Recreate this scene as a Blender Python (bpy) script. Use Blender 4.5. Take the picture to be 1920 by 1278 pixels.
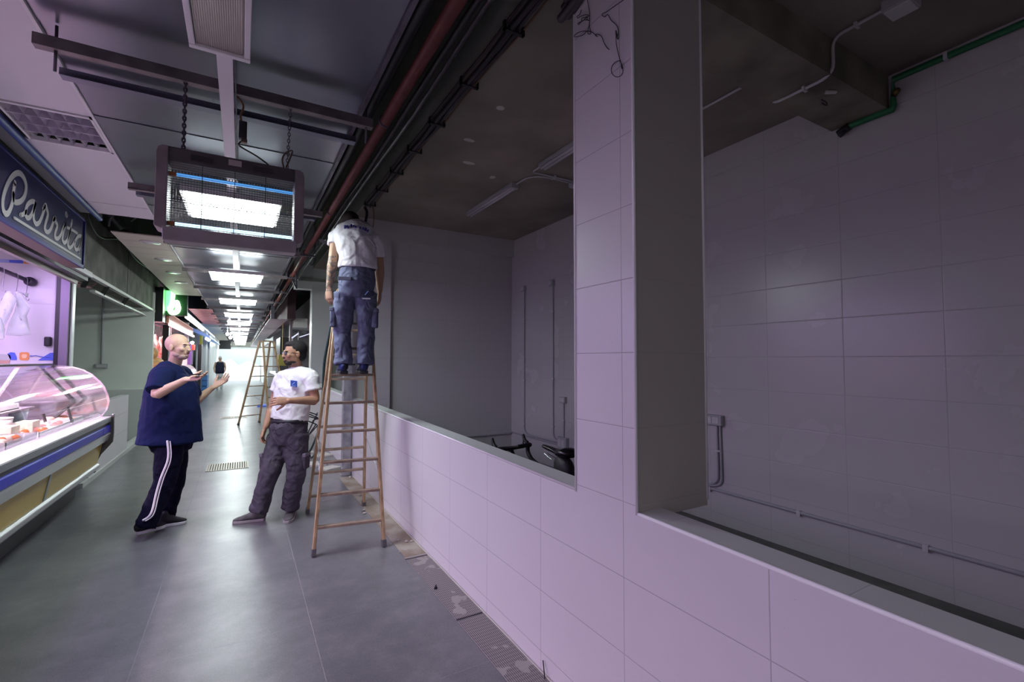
import bpy, bmesh, math, random
from mathutils import Vector, Matrix
random.seed(7)
S = bpy.context.scene
C = S.collection
for o in list(bpy.data.objects): bpy.data.objects.remove(o)
PI = math.pi

# ------------------------------------------------------------------ camera, world, exposure
FPX, YAW, PITCH, ROLL, CH = 873.4, math.radians(30.142), math.radians(2.444), math.radians(0.107), 1.563
_d = Vector((math.sin(YAW)*math.cos(PITCH), math.cos(YAW)*math.cos(PITCH), math.sin(PITCH)))
_r = Vector((math.cos(YAW), -math.sin(YAW), 0)); _u = _r.cross(_d)
_R = _r*math.cos(ROLL)+_u*math.sin(ROLL); _U = _u*math.cos(ROLL)-_r*math.sin(ROLL)
cam = bpy.data.cameras.new('camera'); co = bpy.data.objects.new('camera', cam); C.objects.link(co)
cam.sensor_width = 36; cam.sensor_fit = 'HORIZONTAL'; cam.lens = FPX*36/1920; cam.clip_start = 0.05; cam.clip_end = 200
M = Matrix((( _R.x,_U.x,-_d.x,0),(_R.y,_U.y,-_d.y,0),(_R.z,_U.z,-_d.z,CH),(0,0,0,1)))
co.matrix_world = M
S.camera = co
w = bpy.data.worlds.new('world'); S.world = w; w.use_nodes = True
w.node_tree.nodes['Background'].inputs[0].default_value = (0.5,0.52,0.6,1)
w.node_tree.nodes['Background'].inputs[1].default_value = 0.02
S.view_settings.view_transform = 'Standard'; S.view_settings.look = 'None'
S.view_settings.exposure = 0.0; S.view_settings.gamma = 1.0; S.view_settings.use_curve_mapping = False
S.cycles.use_denoising = True
S.cycles.sample_clamp_indirect = 4.0
S.cycles.max_bounces = 8

def at(px, py, ax, v):
    """measured point of the photograph on the plane ax = v (metres)"""
    R = _R*((px-960)/FPX) - _U*((py-639)/FPX) + _d
    i = 'XYZ'.index(ax); Cc = Vector((0,0,CH)); t = (v-Cc[i])/R[i]
    return Cc + R*t
def fl(px, py): return at(px, py, 'Z', 0)
ORD = ['first','second','third','fourth','fifth','sixth','seventh','eighth','ninth','tenth','eleventh','twelfth','thirteenth','fourteenth','fifteenth','sixteenth','seventeenth','eighteenth','nineteenth','twentieth','twenty-first','twenty-second']

# ------------------------------------------------------------------ lamps (area lights inside real lamps of the place)
def area(name, loc, size, sizey, power, col, rot=(0,0,0), spread=None):
    l = bpy.data.lights.new(name, 'AREA'); l.shape = 'RECTANGLE'; l.size = size; l.size_y = sizey
    l.energy = power; l.color = col
    if spread: l.spread = spread
    o = bpy.data.objects.new(name, l); C.objects.link(o); o.location = loc; o.rotation_euler = rot
    return o
PINK = (0.80,0.55,1.0)
VIOL = (0.50,0.30,1.0)
# pink meat-counter tubes of the stall on the left, facing the aisle and the counter
area('stall_lamp_light', (-2.35,4.9,2.52), 0.9, 3.8, 90, (0.68,0.46,1.0), (0,math.radians(-32),0))
area('stall_lamp_light', (-2.35,0.6,2.52), 0.9, 3.8, 20, (0.86,0.60,1.0), (0,math.radians(-32),0))
area('stall_lamp_light', (-2.9,3.0,2.75), 0.5, 7.5, 45, PINK, (0,0,0))
# second butcher stall further along the left side
area('stall_lamp_light', (-2.1,17.5,2.3), 0.12, 7, 200, (1.0,0.72,0.80), (0,math.radians(-30),0))
# daylight and strong lamps at the far end of the aisle
area('end_lamp_light', (0.0,39.5,2.9), 2.4, 4.5, 300, (0.88,0.97,1.0), (math.radians(25),0,0))
# lamps of the aisle behind the photographer
area('aisle_lamp_light', (-0.1,-2.0,2.78), 0.6, 0.12, 14, (0.90,1.0,0.90))

# ------------------------------------------------------------------ helpers
MATS = {}
def cloth(name,col,depth=.035,sc=6.0):
    """woven cloth with soft creases"""
    m=mat(name,col,.82,bump=1.0,bscale=sc,var=.05,scale=30)
    for n in m.node_tree.nodes:
        if n.type=='BSDF_PRINCIPLED': n.inputs['Specular IOR Level'].default_value=.15
        if n.type=='BUMP': n.inputs['Distance'].default_value=depth; n.inputs['Strength'].default_value=.8
        if n.type=='TEX_NOISE' and abs(n.inputs['Scale'].default_value-sc)<.01: n.inputs['Detail'].default_value=1.5; n.inputs['Distortion'].default_value=1.2
    return m
def mat(name, col, rough=0.6, metal=0.0, var=0.0, scale=8.0, bump=0.0, bscale=None, emit=None, es=0.0, trans=0.0, alpha=1.0, spec=0.5, coat=0.0, col2=None, detail=6, ior=1.45):
    if name in MATS: return MATS[name]
    m = bpy.data.materials.new(name); m.use_nodes = True; nt = m.node_tree; b = nt.nodes['Principled BSDF']
    b.inputs['Base Color'].default_value = (*col,1); b.inputs['Roughness'].default_value = rough
    b.inputs['Metallic'].default_value = metal; b.inputs['IOR'].default_value = ior
    b.inputs['Specular IOR Level'].default_value = spec
    b.inputs['Transmission Weight'].default_value = trans; b.inputs['Alpha'].default_value = alpha
    b.inputs['Coat Weight'].default_value = coat
    if emit: b.inputs['Emission Color'].default_value = (*emit,1); b.inputs['Emission Strength'].default_value = es
    if var or bump or col2:
        tc = nt.nodes.new('ShaderNodeTexCoord')
        n = nt.nodes.new('ShaderNodeTexNoise'); n.inputs['Scale'].default_value = scale; n.inputs['Detail'].default_value = detail
        nt.links.new(tc.outputs['Object'], n.inputs['Vector'])
        if var or col2:
            mx = nt.nodes.new('ShaderNodeMix'); mx.data_type = 'RGBA'
            c2 = col2 or tuple(max(0,c*(1-var)) for c in col)
            c1 = col if col2 else tuple(min(1,c*(1+var*.6)) for c in col)
            mx.inputs[6].default_value = (*c1,1); mx.inputs[7].default_value = (*c2,1)
            rp = nt.nodes.new('ShaderNodeValToRGB'); rp.color_ramp.elements[0].position = .35; rp.color_ramp.elements[1].position = .65
            nt.links.new(n.outputs['Fac'], rp.inputs[0]); nt.links.new(rp.outputs[0], mx.inputs[0])
            nt.links.new(mx.outputs[2], b.inputs['Base Color'])
        if bump:
            n2 = nt.nodes.new('ShaderNodeTexNoise'); n2.inputs['Scale'].default_value = bscale or scale*3; n2.inputs['Detail'].default_value = 4
            nt.links.new(tc.outputs['Object'], n2.inputs['Vector'])
            bp = nt.nodes.new('ShaderNodeBump'); bp.inputs['Strength'].default_value = bump; bp.inputs['Distance'].default_value = 0.01
            nt.links.new(n2.outputs['Fac'], bp.inputs['Height']); nt.links.new(bp.outputs[0], b.inputs['Normal'])
    MATS[name] = m; return m

def _math(nt, op, a, b=None, c=None):
    n = nt.nodes.new('ShaderNodeMath'); n.operation = op
    for i, v in enumerate((a,b,c)):
        if v is None: continue
        if isinstance(v,(int,float)): n.inputs[i].default_value = v
        else: nt.links.new(v, n.inputs[i])
    return n.outputs[0]

def tile_mat(name, col, ua, pu, ou, va, pv, ov, gw=0.004, rough=0.18, groutdark=0.72, wear=0.10, gcol=None, bump=0.25, dirt=0.0):
    """glazed tiles: joints every pu along axis ua and pv along va (object coordinates, metres)"""
    if name in MATS: return MATS[name]
    m = bpy.data.materials.new(name); m.use_nodes = True; nt = m.node_tree; b = nt.nodes['Principled BSDF']
    tc = nt.nodes.new('ShaderNodeTexCoord'); sp = nt.nodes.new('ShaderNodeSeparateXYZ'); nt.links.new(tc.outputs['Object'], sp.inputs[0])
    def dist(axis, p, o):
        a = _math(nt,'SUBTRACT', sp.outputs['XYZ'.index(axis)], o - 500*p)
        a = _math(nt,'MODULO', a, p)
        return _math(nt,'MINIMUM', a, _math(nt,'SUBTRACT', p, a))
    d = _math(nt,'MINIMUM', dist(ua,pu,ou), dist(va,pv,ov)) if pv else dist(ua,pu,ou)
    g = _math(nt,'LESS_THAN', d, gw*0.5)
    n = nt.nodes.new('ShaderNodeTexNoise'); n.inputs['Scale'].default_value = 1.7; n.inputs['Detail'].default_value = 5
    nt.links.new(tc.outputs['Object'], n.inputs['Vector'])
    n3 = nt.nodes.new('ShaderNodeTexNoise'); n3.inputs['Scale'].default_value = 45; n3.inputs['Detail'].default_value = 8
    nt.links.new(tc.outputs['Object'], n3.inputs['Vector'])
    mx0 = nt.nodes.new('ShaderNodeMix'); mx0.data_type = 'RGBA'
    mx0.inputs[6].default_value = (*col,1); mx0.inputs[7].default_value = (*[c*(1-wear) for c in col],1)
    nt.links.new(n.outputs['Fac'], mx0.inputs[0])
    last = mx0.outputs[2]
    # small scuffs
    sc = _math(nt,'GREATER_THAN', n3.outputs['Fac'], 0.75)
    mx2 = nt.nodes.new('ShaderNodeMix'); mx2.data_type = 'RGBA'; nt.links.new(_math(nt,'MULTIPLY', sc, 0.35+dirt), mx2.inputs[0])
    nt.links.new(last, mx2.inputs[6]); mx2.inputs[7].default_value = (*[c*.6 for c in col],1); last = mx2.outputs[2]
    mx = nt.nodes.new('ShaderNodeMix'); mx.data_type = 'RGBA'; nt.links.new(g, mx.inputs[0]); nt.links.new(last, mx.inputs[6])
    mx.inputs[7].default_value = (*(gcol or [c*groutdark for c in col]),1)
    nt.links.new(mx.outputs[2], b.inputs['Base Color'])
    rr = _math(nt,'MULTIPLY_ADD', n.outputs['Fac'], 0.12, rough); rr = _math(nt,'MULTIPLY_ADD', g, 0.4, rr)
    nt.links.new(rr, b.inputs['Roughness'])
    h = _math(nt,'MINIMUM', _math(nt,'DIVIDE', d, gw), 1.0)
    bp = nt.nodes.new('ShaderNodeBump'); bp.inputs['Strength'].default_value = bump; bp.inputs['Distance'].default_value = 0.004
    nt.links.new(h, bp.inputs['Height']); nt.links.new(bp.outputs[0], b.inputs['Normal'])
    MATS[name] = m; return m

class MB:
    """collects shapes into one mesh"""
    def __init__(s): s.v = []; s.f = []; s.sm = []
    def add(s, vs, fs, smooth=False):
        k = len(s.v); s.v += [tuple(v) for v in vs]
        for f in fs: s.f.append([i+k for i in f]); s.sm.append(smooth)
        return s
    def box(s, x0, x1, y0, y1, z0, z1):
        x0,x1 = sorted((x0,x1)); y0,y1 = sorted((y0,y1)); z0,z1 = sorted((z0,z1))
        v = [(x,y,z) for z in (z0,z1) for y in (y0,y1) for x in (x0,x1)]
        return s.add(v, [(0,2,3,1),(4,5,7,6),(0,1,5,4),(2,6,7,3),(0,4,6,2),(1,3,7,5)])
    def obox(s, c, ax, ay, az):
        """oriented box: centre and three half-axis vectors"""
        c,ax,ay,az = map(Vector,(c,ax,ay,az))
        v = [c+ax*i+ay*j+az*k for k in (-1,1) for j in (-1,1) for i in (-1,1)]
        return s.add(v, [(0,2,3,1),(4,5,7,6),(0,1,5,4),(2,6,7,3),(0,4,6,2),(1,3,7,5)])
    def bar(s, a, b, wd, th, side=None):
        """rectangular bar from a to b; wd along side, th across"""
        a,b = Vector(a),Vector(b); t = (b-a); L = t.length; t.normalize()
        sd = Vector(side) if side is not None else (Vector((0,0,1)) if abs(t.z)<.9 else Vector((1,0,0)))
        sd = (sd - t*sd.dot(t)).normalized(); n = t.cross(sd)
        return s.obox((a+b)/2, t*L/2, sd*wd/2, n*th/2)
    def prism(s, poly, axis, a, b):
        """closed polygon of (u,v) extruded along axis from a to b; u,v are the other two axes in order"""
        n = len(poly)
        def mk(u,v,w): return {'X':(w,u,v),'Y':(u,w,v),'Z':(u,v,w)}[axis]
        v = [mk(p[0],p[1],a) for p in poly]+[mk(p[0],p[1],b) for p in poly]
        f = [(i,(i+1)%n,(i+1)%n+n,i+n) for i in range(n)]+[tuple(range(n))[::-1], tuple(range(n,2*n))]
        return s.add(v,f)
    def loft(s, pts, rad, n=12, side=None, sub=1, caps=True, smooth=True, dome=True):
        """tube through pts; rad = r or (r_side, r_front) per point"""
        P = [Vector(p) for p in pts]; R = [(r,r) if isinstance(r,(int,float)) else tuple(r) for r in (rad if isinstance(rad,(list,tuple)) and len(rad)==len(P) and not (len(P)==2 and isinstance(rad,tuple)) else [rad]*len(P))]
        if sub > 1 and len(P) > 2:
            Q=[];T=[]
            for i in range(len(P)-1):
                p0=P[max(i-1,0)];p1=P[i];p2=P[i+1];p3=P[min(i+2,len(P)-1)]
                for k in range(sub):
                    t=k/sub
                    Q.append(0.5*((2*p1)+(p2-p0)*t+(2*p0-5*p1+4*p2-p3)*t*t+(3*p1-p0-3*p2+p3)*t**3))
                    tt=t*t*(3-2*t); T.append(tuple(R[i][q]*(1-tt)+R[i+1][q]*tt for q in (0,1)))
            Q.append(P[-1]);T.append(R[-1]); P=Q;R=T
        N=len(P); tang=[(P[min(i+1,N-1)]-P[max(i-1,0)]).normalized() for i in range(N)]
        if side is not None: sd=Vector(side)
        else:
            sd = Vector((0,0,1)) if abs(tang[0].z)<.9 else Vector((1,0,0))
        rings=[]; vs=[]
        def ring(c,t,sdv,r):
            fr=t.cross(sdv); return [c+sdv*(r[0]*math.cos(2*PI*j/n))+fr*(r[1]*math.sin(2*PI*j/n)) for j in range(n)]
        for i in range(N):
            base = Vector(side) if side is not None else sd
            q=(base-tang[i]*base.dot(tang[i]))
            if q.length<1e-4: q=sd-tang[i]*sd.dot(tang[i])
            sd=q.normalized(); 
            if i==0 and caps and dome:
                for a in (0.35,0.75):
                    vs+=ring(P[0]-tang[0]*min(R[0])*math.cos(a*PI/2),tang[0],sd,(R[0][0]*math.sin(a*PI/2),R[0][1]*math.sin(a*PI/2)))
            vs+=ring(P[i],tang[i],sd,R[i])
            if i==N-1 and caps and dome:
                for a in (0.75,0.35):
                    vs+=ring(P[i]+tang[i]*min(R[i])*math.cos(a*PI/2),tang[i],sd,(R[i][0]*math.sin(a*PI/2),R[i][1]*math.sin(a*PI/2)))
        m=len(vs)//n
        f=[(i*n+j,i*n+(j+1)%n,(i+1)*n+(j+1)%n,(i+1)*n+j) for i in range(m-1) for j in range(n)]
        if caps: f+= [tuple(range(n))[::-1], tuple(range((m-1)*n,m*n))]
        return s.add(vs,f,smooth)
    def cyl(s,a,b,r,n=16,r2=None,smooth=True):
        return s.loft([a,b],[r,r if r2 is None else r2],n=n,dome=False,smooth=smooth)
    def ell(s,c,ax,n=16,m=10):
        """ellipsoid: centre, three axis vectors"""
        c=Vector(c); ax=[Vector(a) for a in ax]; vs=[c+ax[2]]
        for i in range(1,m):
            th=PI*i/m
            for j in range(n):
                ph=2*PI*j/n; vs.append(c+ax[0]*math.sin(th)*math.cos(ph)+ax[1]*math.sin(th)*math.sin(ph)+ax[2]*math.cos(th))
        vs.append(c-ax[2]); f=[(0,1+j,1+(j+1)%n) for j in range(n)]
        for i in range(m-2):
            for j in range(n): a=1+i*n; f.append((a+j,a+n+j,a+n+(j+1)%n,a+(j+1)%n))
        L=len(vs)-1;a=1+(m-2)*n; f+=[(a+j,L,a+(j+1)%n) for j in range(n)]
        return s.add(vs,f,True)
    def sph(s,c,r,n=12,m=8): return s.ell(c,[(r,0,0),(0,r,0),(0,0,r)],n,m)
    def build(s,name,m,parent=None,bevel=0,seg=2,kind=None,label=None,fix=True):
        me=bpy.data.meshes.new(name); me.from_pydata(s.v,[],s.f); 
        for p,q in zip(me.polygons,s.sm): p.use_smooth=q
        if fix:
            bm=bmesh.new(); bm.from_mesh(me); bmesh.ops.recalc_face_normals(bm,faces=bm.faces); bm.to_mesh(me); bm.free()
        o=bpy.data.objects.new(name,me); C.objects.link(o)
        if isinstance(m,(list,tuple)):
            for q in m: me.materials.append(q)
        else: me.materials.append(m)
        if parent is not None:
            o.parent=parent; o.location=-wt(parent)
        if bevel:
            b=o.modifiers.new('bevel','BEVEL'); b.width=bevel; b.segments=seg; b.limit_method='ANGLE'; b.angle_limit=0.6
        if kind: o['kind']=kind
        if label: o['label']=label
        return o
def wt(o):
    v=Vector((0,0,0))
    while o is not None: v=v+o.location; o=o.parent
    return v
def tag(o,label,cat,group=None,kind=None):
    o['label']=label; o['category']=cat
    if group: o['group']=group
    if kind: o['kind']=kind
    return o
def thing(name,loc,label,cat,group=None):
    o=bpy.data.objects.new(name,None); C.objects.link(o); o.location=loc; o.empty_display_size=.1
    return tag(o,label,cat,group)
def dup(o,off,label=None,parent=None):
    c=o.copy(); C.objects.link(c)
    if parent is None:
        c.location=o.location+Vector(off)
        if label: c['label']=label
    else: c.parent=parent
    for ch in list(o.children): dup(ch,off,None,c)
    return c
def struct(name,mb,m,**k): return mb.build(name,m,kind='structure',**k)
def remesh(o,vox,sm=4,disp=None,ds=0.05,seed=0):
    r=o.modifiers.new('union','REMESH'); r.mode='VOXEL'; r.voxel_size=vox; r.use_smooth_shade=True
    s2=o.modifiers.new('smooth','SMOOTH'); s2.iterations=sm; s2.factor=.5
    if disp:
        t=bpy.data.textures.new('folds','CLOUDS'); t.noise_scale=ds; t.noise_depth=2
        d=o.modifiers.new('folds','DISPLACE'); d.texture=t; d.strength=disp; d.mid_level=.5; d.texture_coords='LOCAL'
    return o
# ------------------------------------------------------------------ materials of the building
T_FRONT = tile_mat('tile_low_wall', (.74,.72,.75), 'Y',.6,1.422, 'Z',.3,.397, gw=.0035, rough=.30, groutdark=.62)
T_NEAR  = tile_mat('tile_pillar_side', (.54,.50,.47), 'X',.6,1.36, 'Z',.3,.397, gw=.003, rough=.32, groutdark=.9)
T_TOP   = tile_mat('tile_ledge', (.72,.76,.73), 'Y',.6,0.62, 'X',.6,1.2, gw=.003, rough=.35, groutdark=.75)
T_ROOMX = tile_mat('tile_room_side', (.60,.59,.60), 'Y',.6,.02, 'Z',.3,.10, gw=.005, rough=.20, groutdark=.80, wear=.05)
T_ROOMY = tile_mat('tile_room_end', (.60,.59,.60), 'X',.6,4.0, 'Z',.3,.10, gw=.004, rough=.30, groutdark=.86, wear=.05)
T_WHITE = tile_mat('tile_stall_white', (.82,.80,.82), 'X',.6,-1.9, 'Z',.62,.35, gw=.004, rough=.25, groutdark=.8)
TRIM = mat('pvc_trim', (.93,.93,.94), .25)
FLOOR = tile_mat('terrazzo_floor', (.13,.135,.145), 'X',.84,-1.285,'Y',.84,3.9, gw=.004, rough=.26, groutdark=1.7, wear=.35, bump=.06, gcol=(.23,.23,.235))
# speckle of the terrazzo
nt = FLOOR.node_tree; b = nt.nodes['Principled BSDF']; old = b.inputs['Base Color'].links[0].from_socket
n = nt.nodes.new('ShaderNodeTexNoise'); n.inputs['Scale'].default_value = 120; n.inputs['Detail'].default_value = 6; n.inputs['Roughness'].default_value = .8
n2 = nt.nodes.new('ShaderNodeTexNoise'); n2.inputs['Scale'].default_value = 3.2; n2.inputs['Roughness'].default_value = .72; n2.inputs['Detail'].default_value = 10
tc = nt.nodes.new('ShaderNodeTexCoord'); nt.links.new(tc.outputs['Object'], n.inputs['Vector']); nt.links.new(tc.outputs['Object'], n2.inputs['Vector'])
mx = nt.nodes.new('ShaderNodeMix'); mx.data_type = 'RGBA'; mx.blend_type = 'MULTIPLY'; mx.inputs[0].default_value = 1
rp = nt.nodes.new('ShaderNodeValToRGB'); rp.color_ramp.elements[0].position = .35; rp.color_ramp.elements[0].color = (.55,.55,.55,1); rp.color_ramp.elements[1].position = .7; rp.color_ramp.elements[1].color = (1.6,1.6,1.6,1)
nt.links.new(n.outputs['Fac'], rp.inputs[0]); nt.links.new(old, mx.inputs[6]); nt.links.new(rp.outputs[0], mx.inputs[7])
mx3 = nt.nodes.new('ShaderNodeMix'); mx3.data_type = 'RGBA'; mx3.blend_type = 'MIX'
s_ = _math(nt,'MULTIPLY', _math(nt,'POWER', n2.outputs['Fac'], 2.6), 2.0); s_ = _math(nt,'MINIMUM', s_, .85)
nt.links.new(s_, mx3.inputs[0]); nt.links.new(mx.outputs[2], mx3.inputs[6]); mx3.inputs[7].default_value = (.24,.24,.245,1)
nt.links.new(mx3.outputs[2], b.inputs['Base Color'])
ROOMFLOOR = mat('room_floor_dusty', (.16,.16,.145), .55, var=.3, scale=4)
ROOMCEIL = mat('bare_plaster_ceiling', (.30,.265,.225), .8, var=.25, scale=1.3, bump=.35, bscale=9)
BEAMM = mat('bare_concrete_beam', (.24,.215,.17), .8, var=.45, scale=2.2, bump=.5, bscale=14)
GREENW = mat('painted_upstand', (.42,.43,.38), .6, var=.15, scale=2)
DARKSLAB = mat('dark_structural_slab', (.06,.06,.065), .9, var=.3, scale=2)
CONC = mat('raw_concrete_beam', (.17,.17,.145), .85, var=.35, scale=3, bump=.4, bscale=20)
ALU = mat('ceiling_sheet_metal', (.19,.19,.24), .30, metal=.92, var=.12, scale=1.2, bump=.25, bscale=1.1)
STEEL = mat('galvanised_steel', (.42,.42,.45), .42, metal=.8, var=.2, scale=14)
DSTEEL = mat('dark_steel_channel', (.11,.10,.13), .45, metal=.6, var=.3, scale=10)
RAILM = mat('worn_rail_steel', (.20,.17,.18), .5, metal=.7, var=.3, scale=8)
WHITEP = mat('white_painted_metal', (.80,.78,.78), .4)
WPANEL = mat('white_ceiling_panel', (.72,.70,.73), .35, bump=.12, bscale=2.5)
BEIGE = mat('beige_ceiling_slats', (.55,.50,.42), .5)
BLACK = mat('black_rubber', (.012,.012,.014), .5)
BLKPL = mat('black_plastic', (.02,.02,.022), .35)
RED = mat('red_painted_pipe', (.11,.028,.022), .45, var=.25, scale=12)
PVC = mat('grey_pvc_conduit', (.42,.43,.45), .4)
PVCL = mat('light_grey_pvc', (.62,.62,.63), .4)
GREEN = mat('green_ppr_pipe', (.02,.17,.065), .4)
WALLG = mat('pale_green_grey_wall', (.76,.81,.75), .45, var=.06, scale=1.5)

# ------------------------------------------------------------------ large structure
# floors
m = MB().box(-4.3,1.348,-3.2,43.2,-.12,0); struct('floor', m, FLOOR)
m = MB().box(1.348,4.12,-3.2,11.6,-.12,-.001); struct('floor', m, ROOMFLOOR)
m = MB().box(1.348,4.12,11.6,43.2,-.12,-.001); struct('floor', m, FLOOR)
zt = lambda y: .948+.0107*y
# tiled half wall in front of the first unit, in two lengths beside the pillar
def halfwall(y0,y1,name='wall_right'):
    o = struct(name, MB().prism([(y0,0),(y1,0),(y1,zt(y1)),(y0,zt(y0))],'X',1.346,1.477), T_FRONT)
    t = struct('trim_1', MB().prism([(y0,zt(y0)),(y1,zt(y1)),(y1,zt(y1)+.010),(y0,zt(y0)+.010)],'X',1.352,1.480), T_TOP)
    e = MB().loft([(1.350,y0,zt(y0)+.006),(1.350,y1,zt(y1)+.006)],.0075,n=10,dome=False)
    struct('trim_2', e, TRIM); return o
halfwall(-3.0,1.347); halfwall(1.729,6.84); halfwall(7.4,11.2)
struct('wall_right', MB().box(1.346,1.4765,1.347,1.729,0,.94), T_FRONT)
# pillar of the first unit
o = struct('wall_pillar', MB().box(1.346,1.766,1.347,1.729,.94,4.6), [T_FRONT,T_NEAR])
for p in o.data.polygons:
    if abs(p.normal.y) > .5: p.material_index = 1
for (x,y) in ((1.3465,1.3475),(1.3465,1.7285),(1.7655,1.3475)):
    struct('trim_3', MB().loft([(x,y,.965),(x,y,4.6)],.0065,n=10,dome=False), TRIM)
# walls of the units
struct('wall_room_side', MB().box(4.01,4.12,-3.2,11.6,0,3.8), T_ROOMX)
struct('wall_room_end', MB().box(1.477,4.01,6.92,7.02,0,3.8), T_ROOMY)
struct('wall_room_back', MB().box(1.3,4.12,-3.3,-3.2,0,3.8), T_ROOMY)
o = struct('wall_corner_pillar', MB().box(1.346,1.897,6.84,7.40,0,3.65), [T_FRONT,T_ROOMY])
for p in o.data.polygons:
    if abs(p.normal.y) > .5: p.material_index = 1
struct('wall_end_lintel', MB().box(1.897,4.01,6.84,6.92,3.345,3.65), T_ROOMY)
struct('ceiling', MB().box(1.362,4.12,-3.2,11.6,3.63,4.6), ROOMCEIL)
struct('wall_upstand', MB().box(1.352,1.362,-3.2,43,3.625,4.6), GREENW)
struct('ceiling_beam', MB().box(1.766,4.01,1.48,1.86,3.385,3.64), BEAMM)
# pale patches left on the plaster
for (x,y,a,b_,lb) in ((1.785,3.272,.035,.03,'nearest of the four'),(1.80,3.908,.05,.028,'second nearest'),(2.01,4.369,.06,.03,'widest one'),(2.40,4.581,.03,.035,'nearest the ceiling tube lamps')):
    v=[(x+a*math.cos(t)*(1+.3*random.random()),y+b_*math.sin(t)*(1+.3*random.random())) for t in [i*PI/4 for i in range(8)]]
    tag(MB().prism(v,'Z',3.627,3.631).build('plaster_patch',mat('pale_plaster',(.62,.60,.56),.8)), 'small pale patch on the dusty brown unit ceiling, '+lb,'plaster patch','pale patches on the unit ceiling')
# second unit
struct('wall_room_end', MB().box(1.766,4.01,11.5,11.62,0,3.8), WALLG)
o=struct('wall_far_pillar', MB().box(1.346,1.766,11.2,11.62,0,4.6), mat('white_far_tile',(.86,.89,.87),.3))
struct('trim_4', MB().box(1.338,1.346,11.19,11.30,0,3.2), TRIM)
struct('wall_far_lintel', MB().box(.98,4.01,11.22,11.5,3.16,4.6), mat('white_far_tile',(.86,.89,.87),.3))
struct('trim_5', MB().box(.98,4.0,11.17,11.22,3.33,3.39), GREENW)
# slab far above the suspended ceiling
struct('ceiling_slab', MB().box(-4.3,4.12,-3.2,43.2,4.6,4.75), DARKSLAB)
# left side of the hall
struct('wall_left', MB().box(-4.3,-4.2,-3.2,43.2,0,4.7), WALLG)
struct('wall_hall_back', MB().box(-4.3,1.4,-3.3,-3.2,0,4.7), WALLG)
struct('wall_hall_end', MB().box(-4.3,4.2,43,43.2,0,4.7), mat('bright_end_wall',(.62,.66,.66),.5))
struct('wall_end_shutter', MB().box(-1.5,1.5,42.8,43,2.62,3.4), CONC)
# raw concrete beam over the empty stall
struct('wall_left_beam', MB().box(-1.95,-1.65,6.2,9.75,2.64,3.38), CONC)
struct('wall_left_beam', MB().box(-1.95,-1.65,9.80,13.1,2.66,3.34), CONC)
struct('trim_6', MB().box(-1.69,-1.63,7.0,12.9,2.600,2.640), mat('white_rail',(.62,.62,.60),.45))
struct('trim_6', MB().box(-1.80,-1.74,8.3,13.0,2.485,2.515), mat('white_rail',(.62,.62,.60),.45))
for y,lb in ((7.62,'nearest'),(8.55,'middle'),(9.9,'furthest')): 
    tag(MB().bar((-1.66,y,2.62),(-1.77,y+.25,2.50),.03,.05).build('rail_bracket',BLKPL),'short black bracket tying the lower white rail to the concrete beam, %s of three'%lb,'bracket','black brackets between the two rails')
struct('wall_left_upper', MB().box(-1.95,-1.70,5.9,43,3.38,4.6), DARKSLAB)
struct('wall_side', MB().box(-4.2,-1.62,12.3,12.42,0,3.0), WALLG)
struct('wall_left_low', MB().box(-1.76,-1.65,7.9,10.2,.0,.975), T_FRONT)
struct('wall_left_low', MB().box(-4.2,-1.68,11.75,12.3,0,.985), mat('white_low_wall',(.70,.74,.70),.4))
struct('trim_7', MB().box(-1.78,-1.635,7.6,12.35,0,.06), mat('white_kerb',(.60,.62,.60),.5))
# suspended metal ceiling of the aisle, sheets lapping one another
m = MB(); y = -1.93
ys = []
while y < 41.8: ys.append(y); y += .915
for i,y in enumerate(ys):
    m.obox((-.115,y+.47,3.006+.004*(i%2)),(.675,0,0),(0,.475,.004*((-1)**i)),(0,0,.0015))
struct('ceiling_metal', m, ALU)
struct('trim_8', MB().box(-.80,-.785,-1.9,41.8,2.995,3.03), WHITEP)
struct('trim_9', MB().box(.555,.575,-1.9,41.8,2.985,3.03), DSTEEL)
# cross rails in pairs under the sheets
r1 = MB(); r1.box(-.79,.62,-.022,.022,0,.012); r1.box(-.79,.62,-.022,-.018,0,.05); r1.box(-.79,.62,.018,.022,0,.05)
yy = [2.67+1.91*k for k in range(0,20)]
base=None
for i,yv in enumerate(yy):
    if base is None:
        base = tag(r1.build('ceiling_rail', RAILM),'x','rail','upper steel rails across the aisle ceiling'); base['label']='rusty steel channel rail carrying the insect trap, nearest of the hung rails'; base.location=(0,yv,2.89)
    else:
        q=dup(base,(0,yv-yy[0],0),'steel channel rail hung across the aisle ceiling, %s from the front'%ORD[i])
base2=None
r2 = MB(); r2.box(-.80,.60,-.03,.03,0,.02); r2.box(-.80,.60,-.03,-.026,0,.035)
for i,yv in enumerate(yy):
    if base2 is None:
        base2 = tag(r2.build('ceiling_rail', mat('blue_grey_rail',(.16,.16,.22),.4,metal=.7)),'blue grey flat rail against the metal ceiling just behind the insect trap chains','rail','flat rails against the metal ceiling'); base2.location=(0,yv+.38,2.955)
    else: dup(base2,(0,yv-yy[0],0),'flat blue grey rail against the metal ceiling, %s from the front'%ORD[i])
# threaded rods carrying the near rail
for x,y,g in ((-.72,2.67,'left'),(.585,2.67,'right')):
    tag(MB().cyl((x,y,2.80),(x,y,3.0),.006,n=8).build('threaded_rod',DSTEEL),'thin dark threaded rod through the %s end of the nearest ceiling rail'%g,'rod')
# white trunking along the middle
struct('trim_10', MB().box(-.122,-.062,1.2,41.5,2.862,2.90), mat('white_trunking',(.78,.76,.78),.4))
struct('trim_11', MB().box(-.056,-.050,1.2,41.5,2.862,2.90), DSTEEL)
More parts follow.
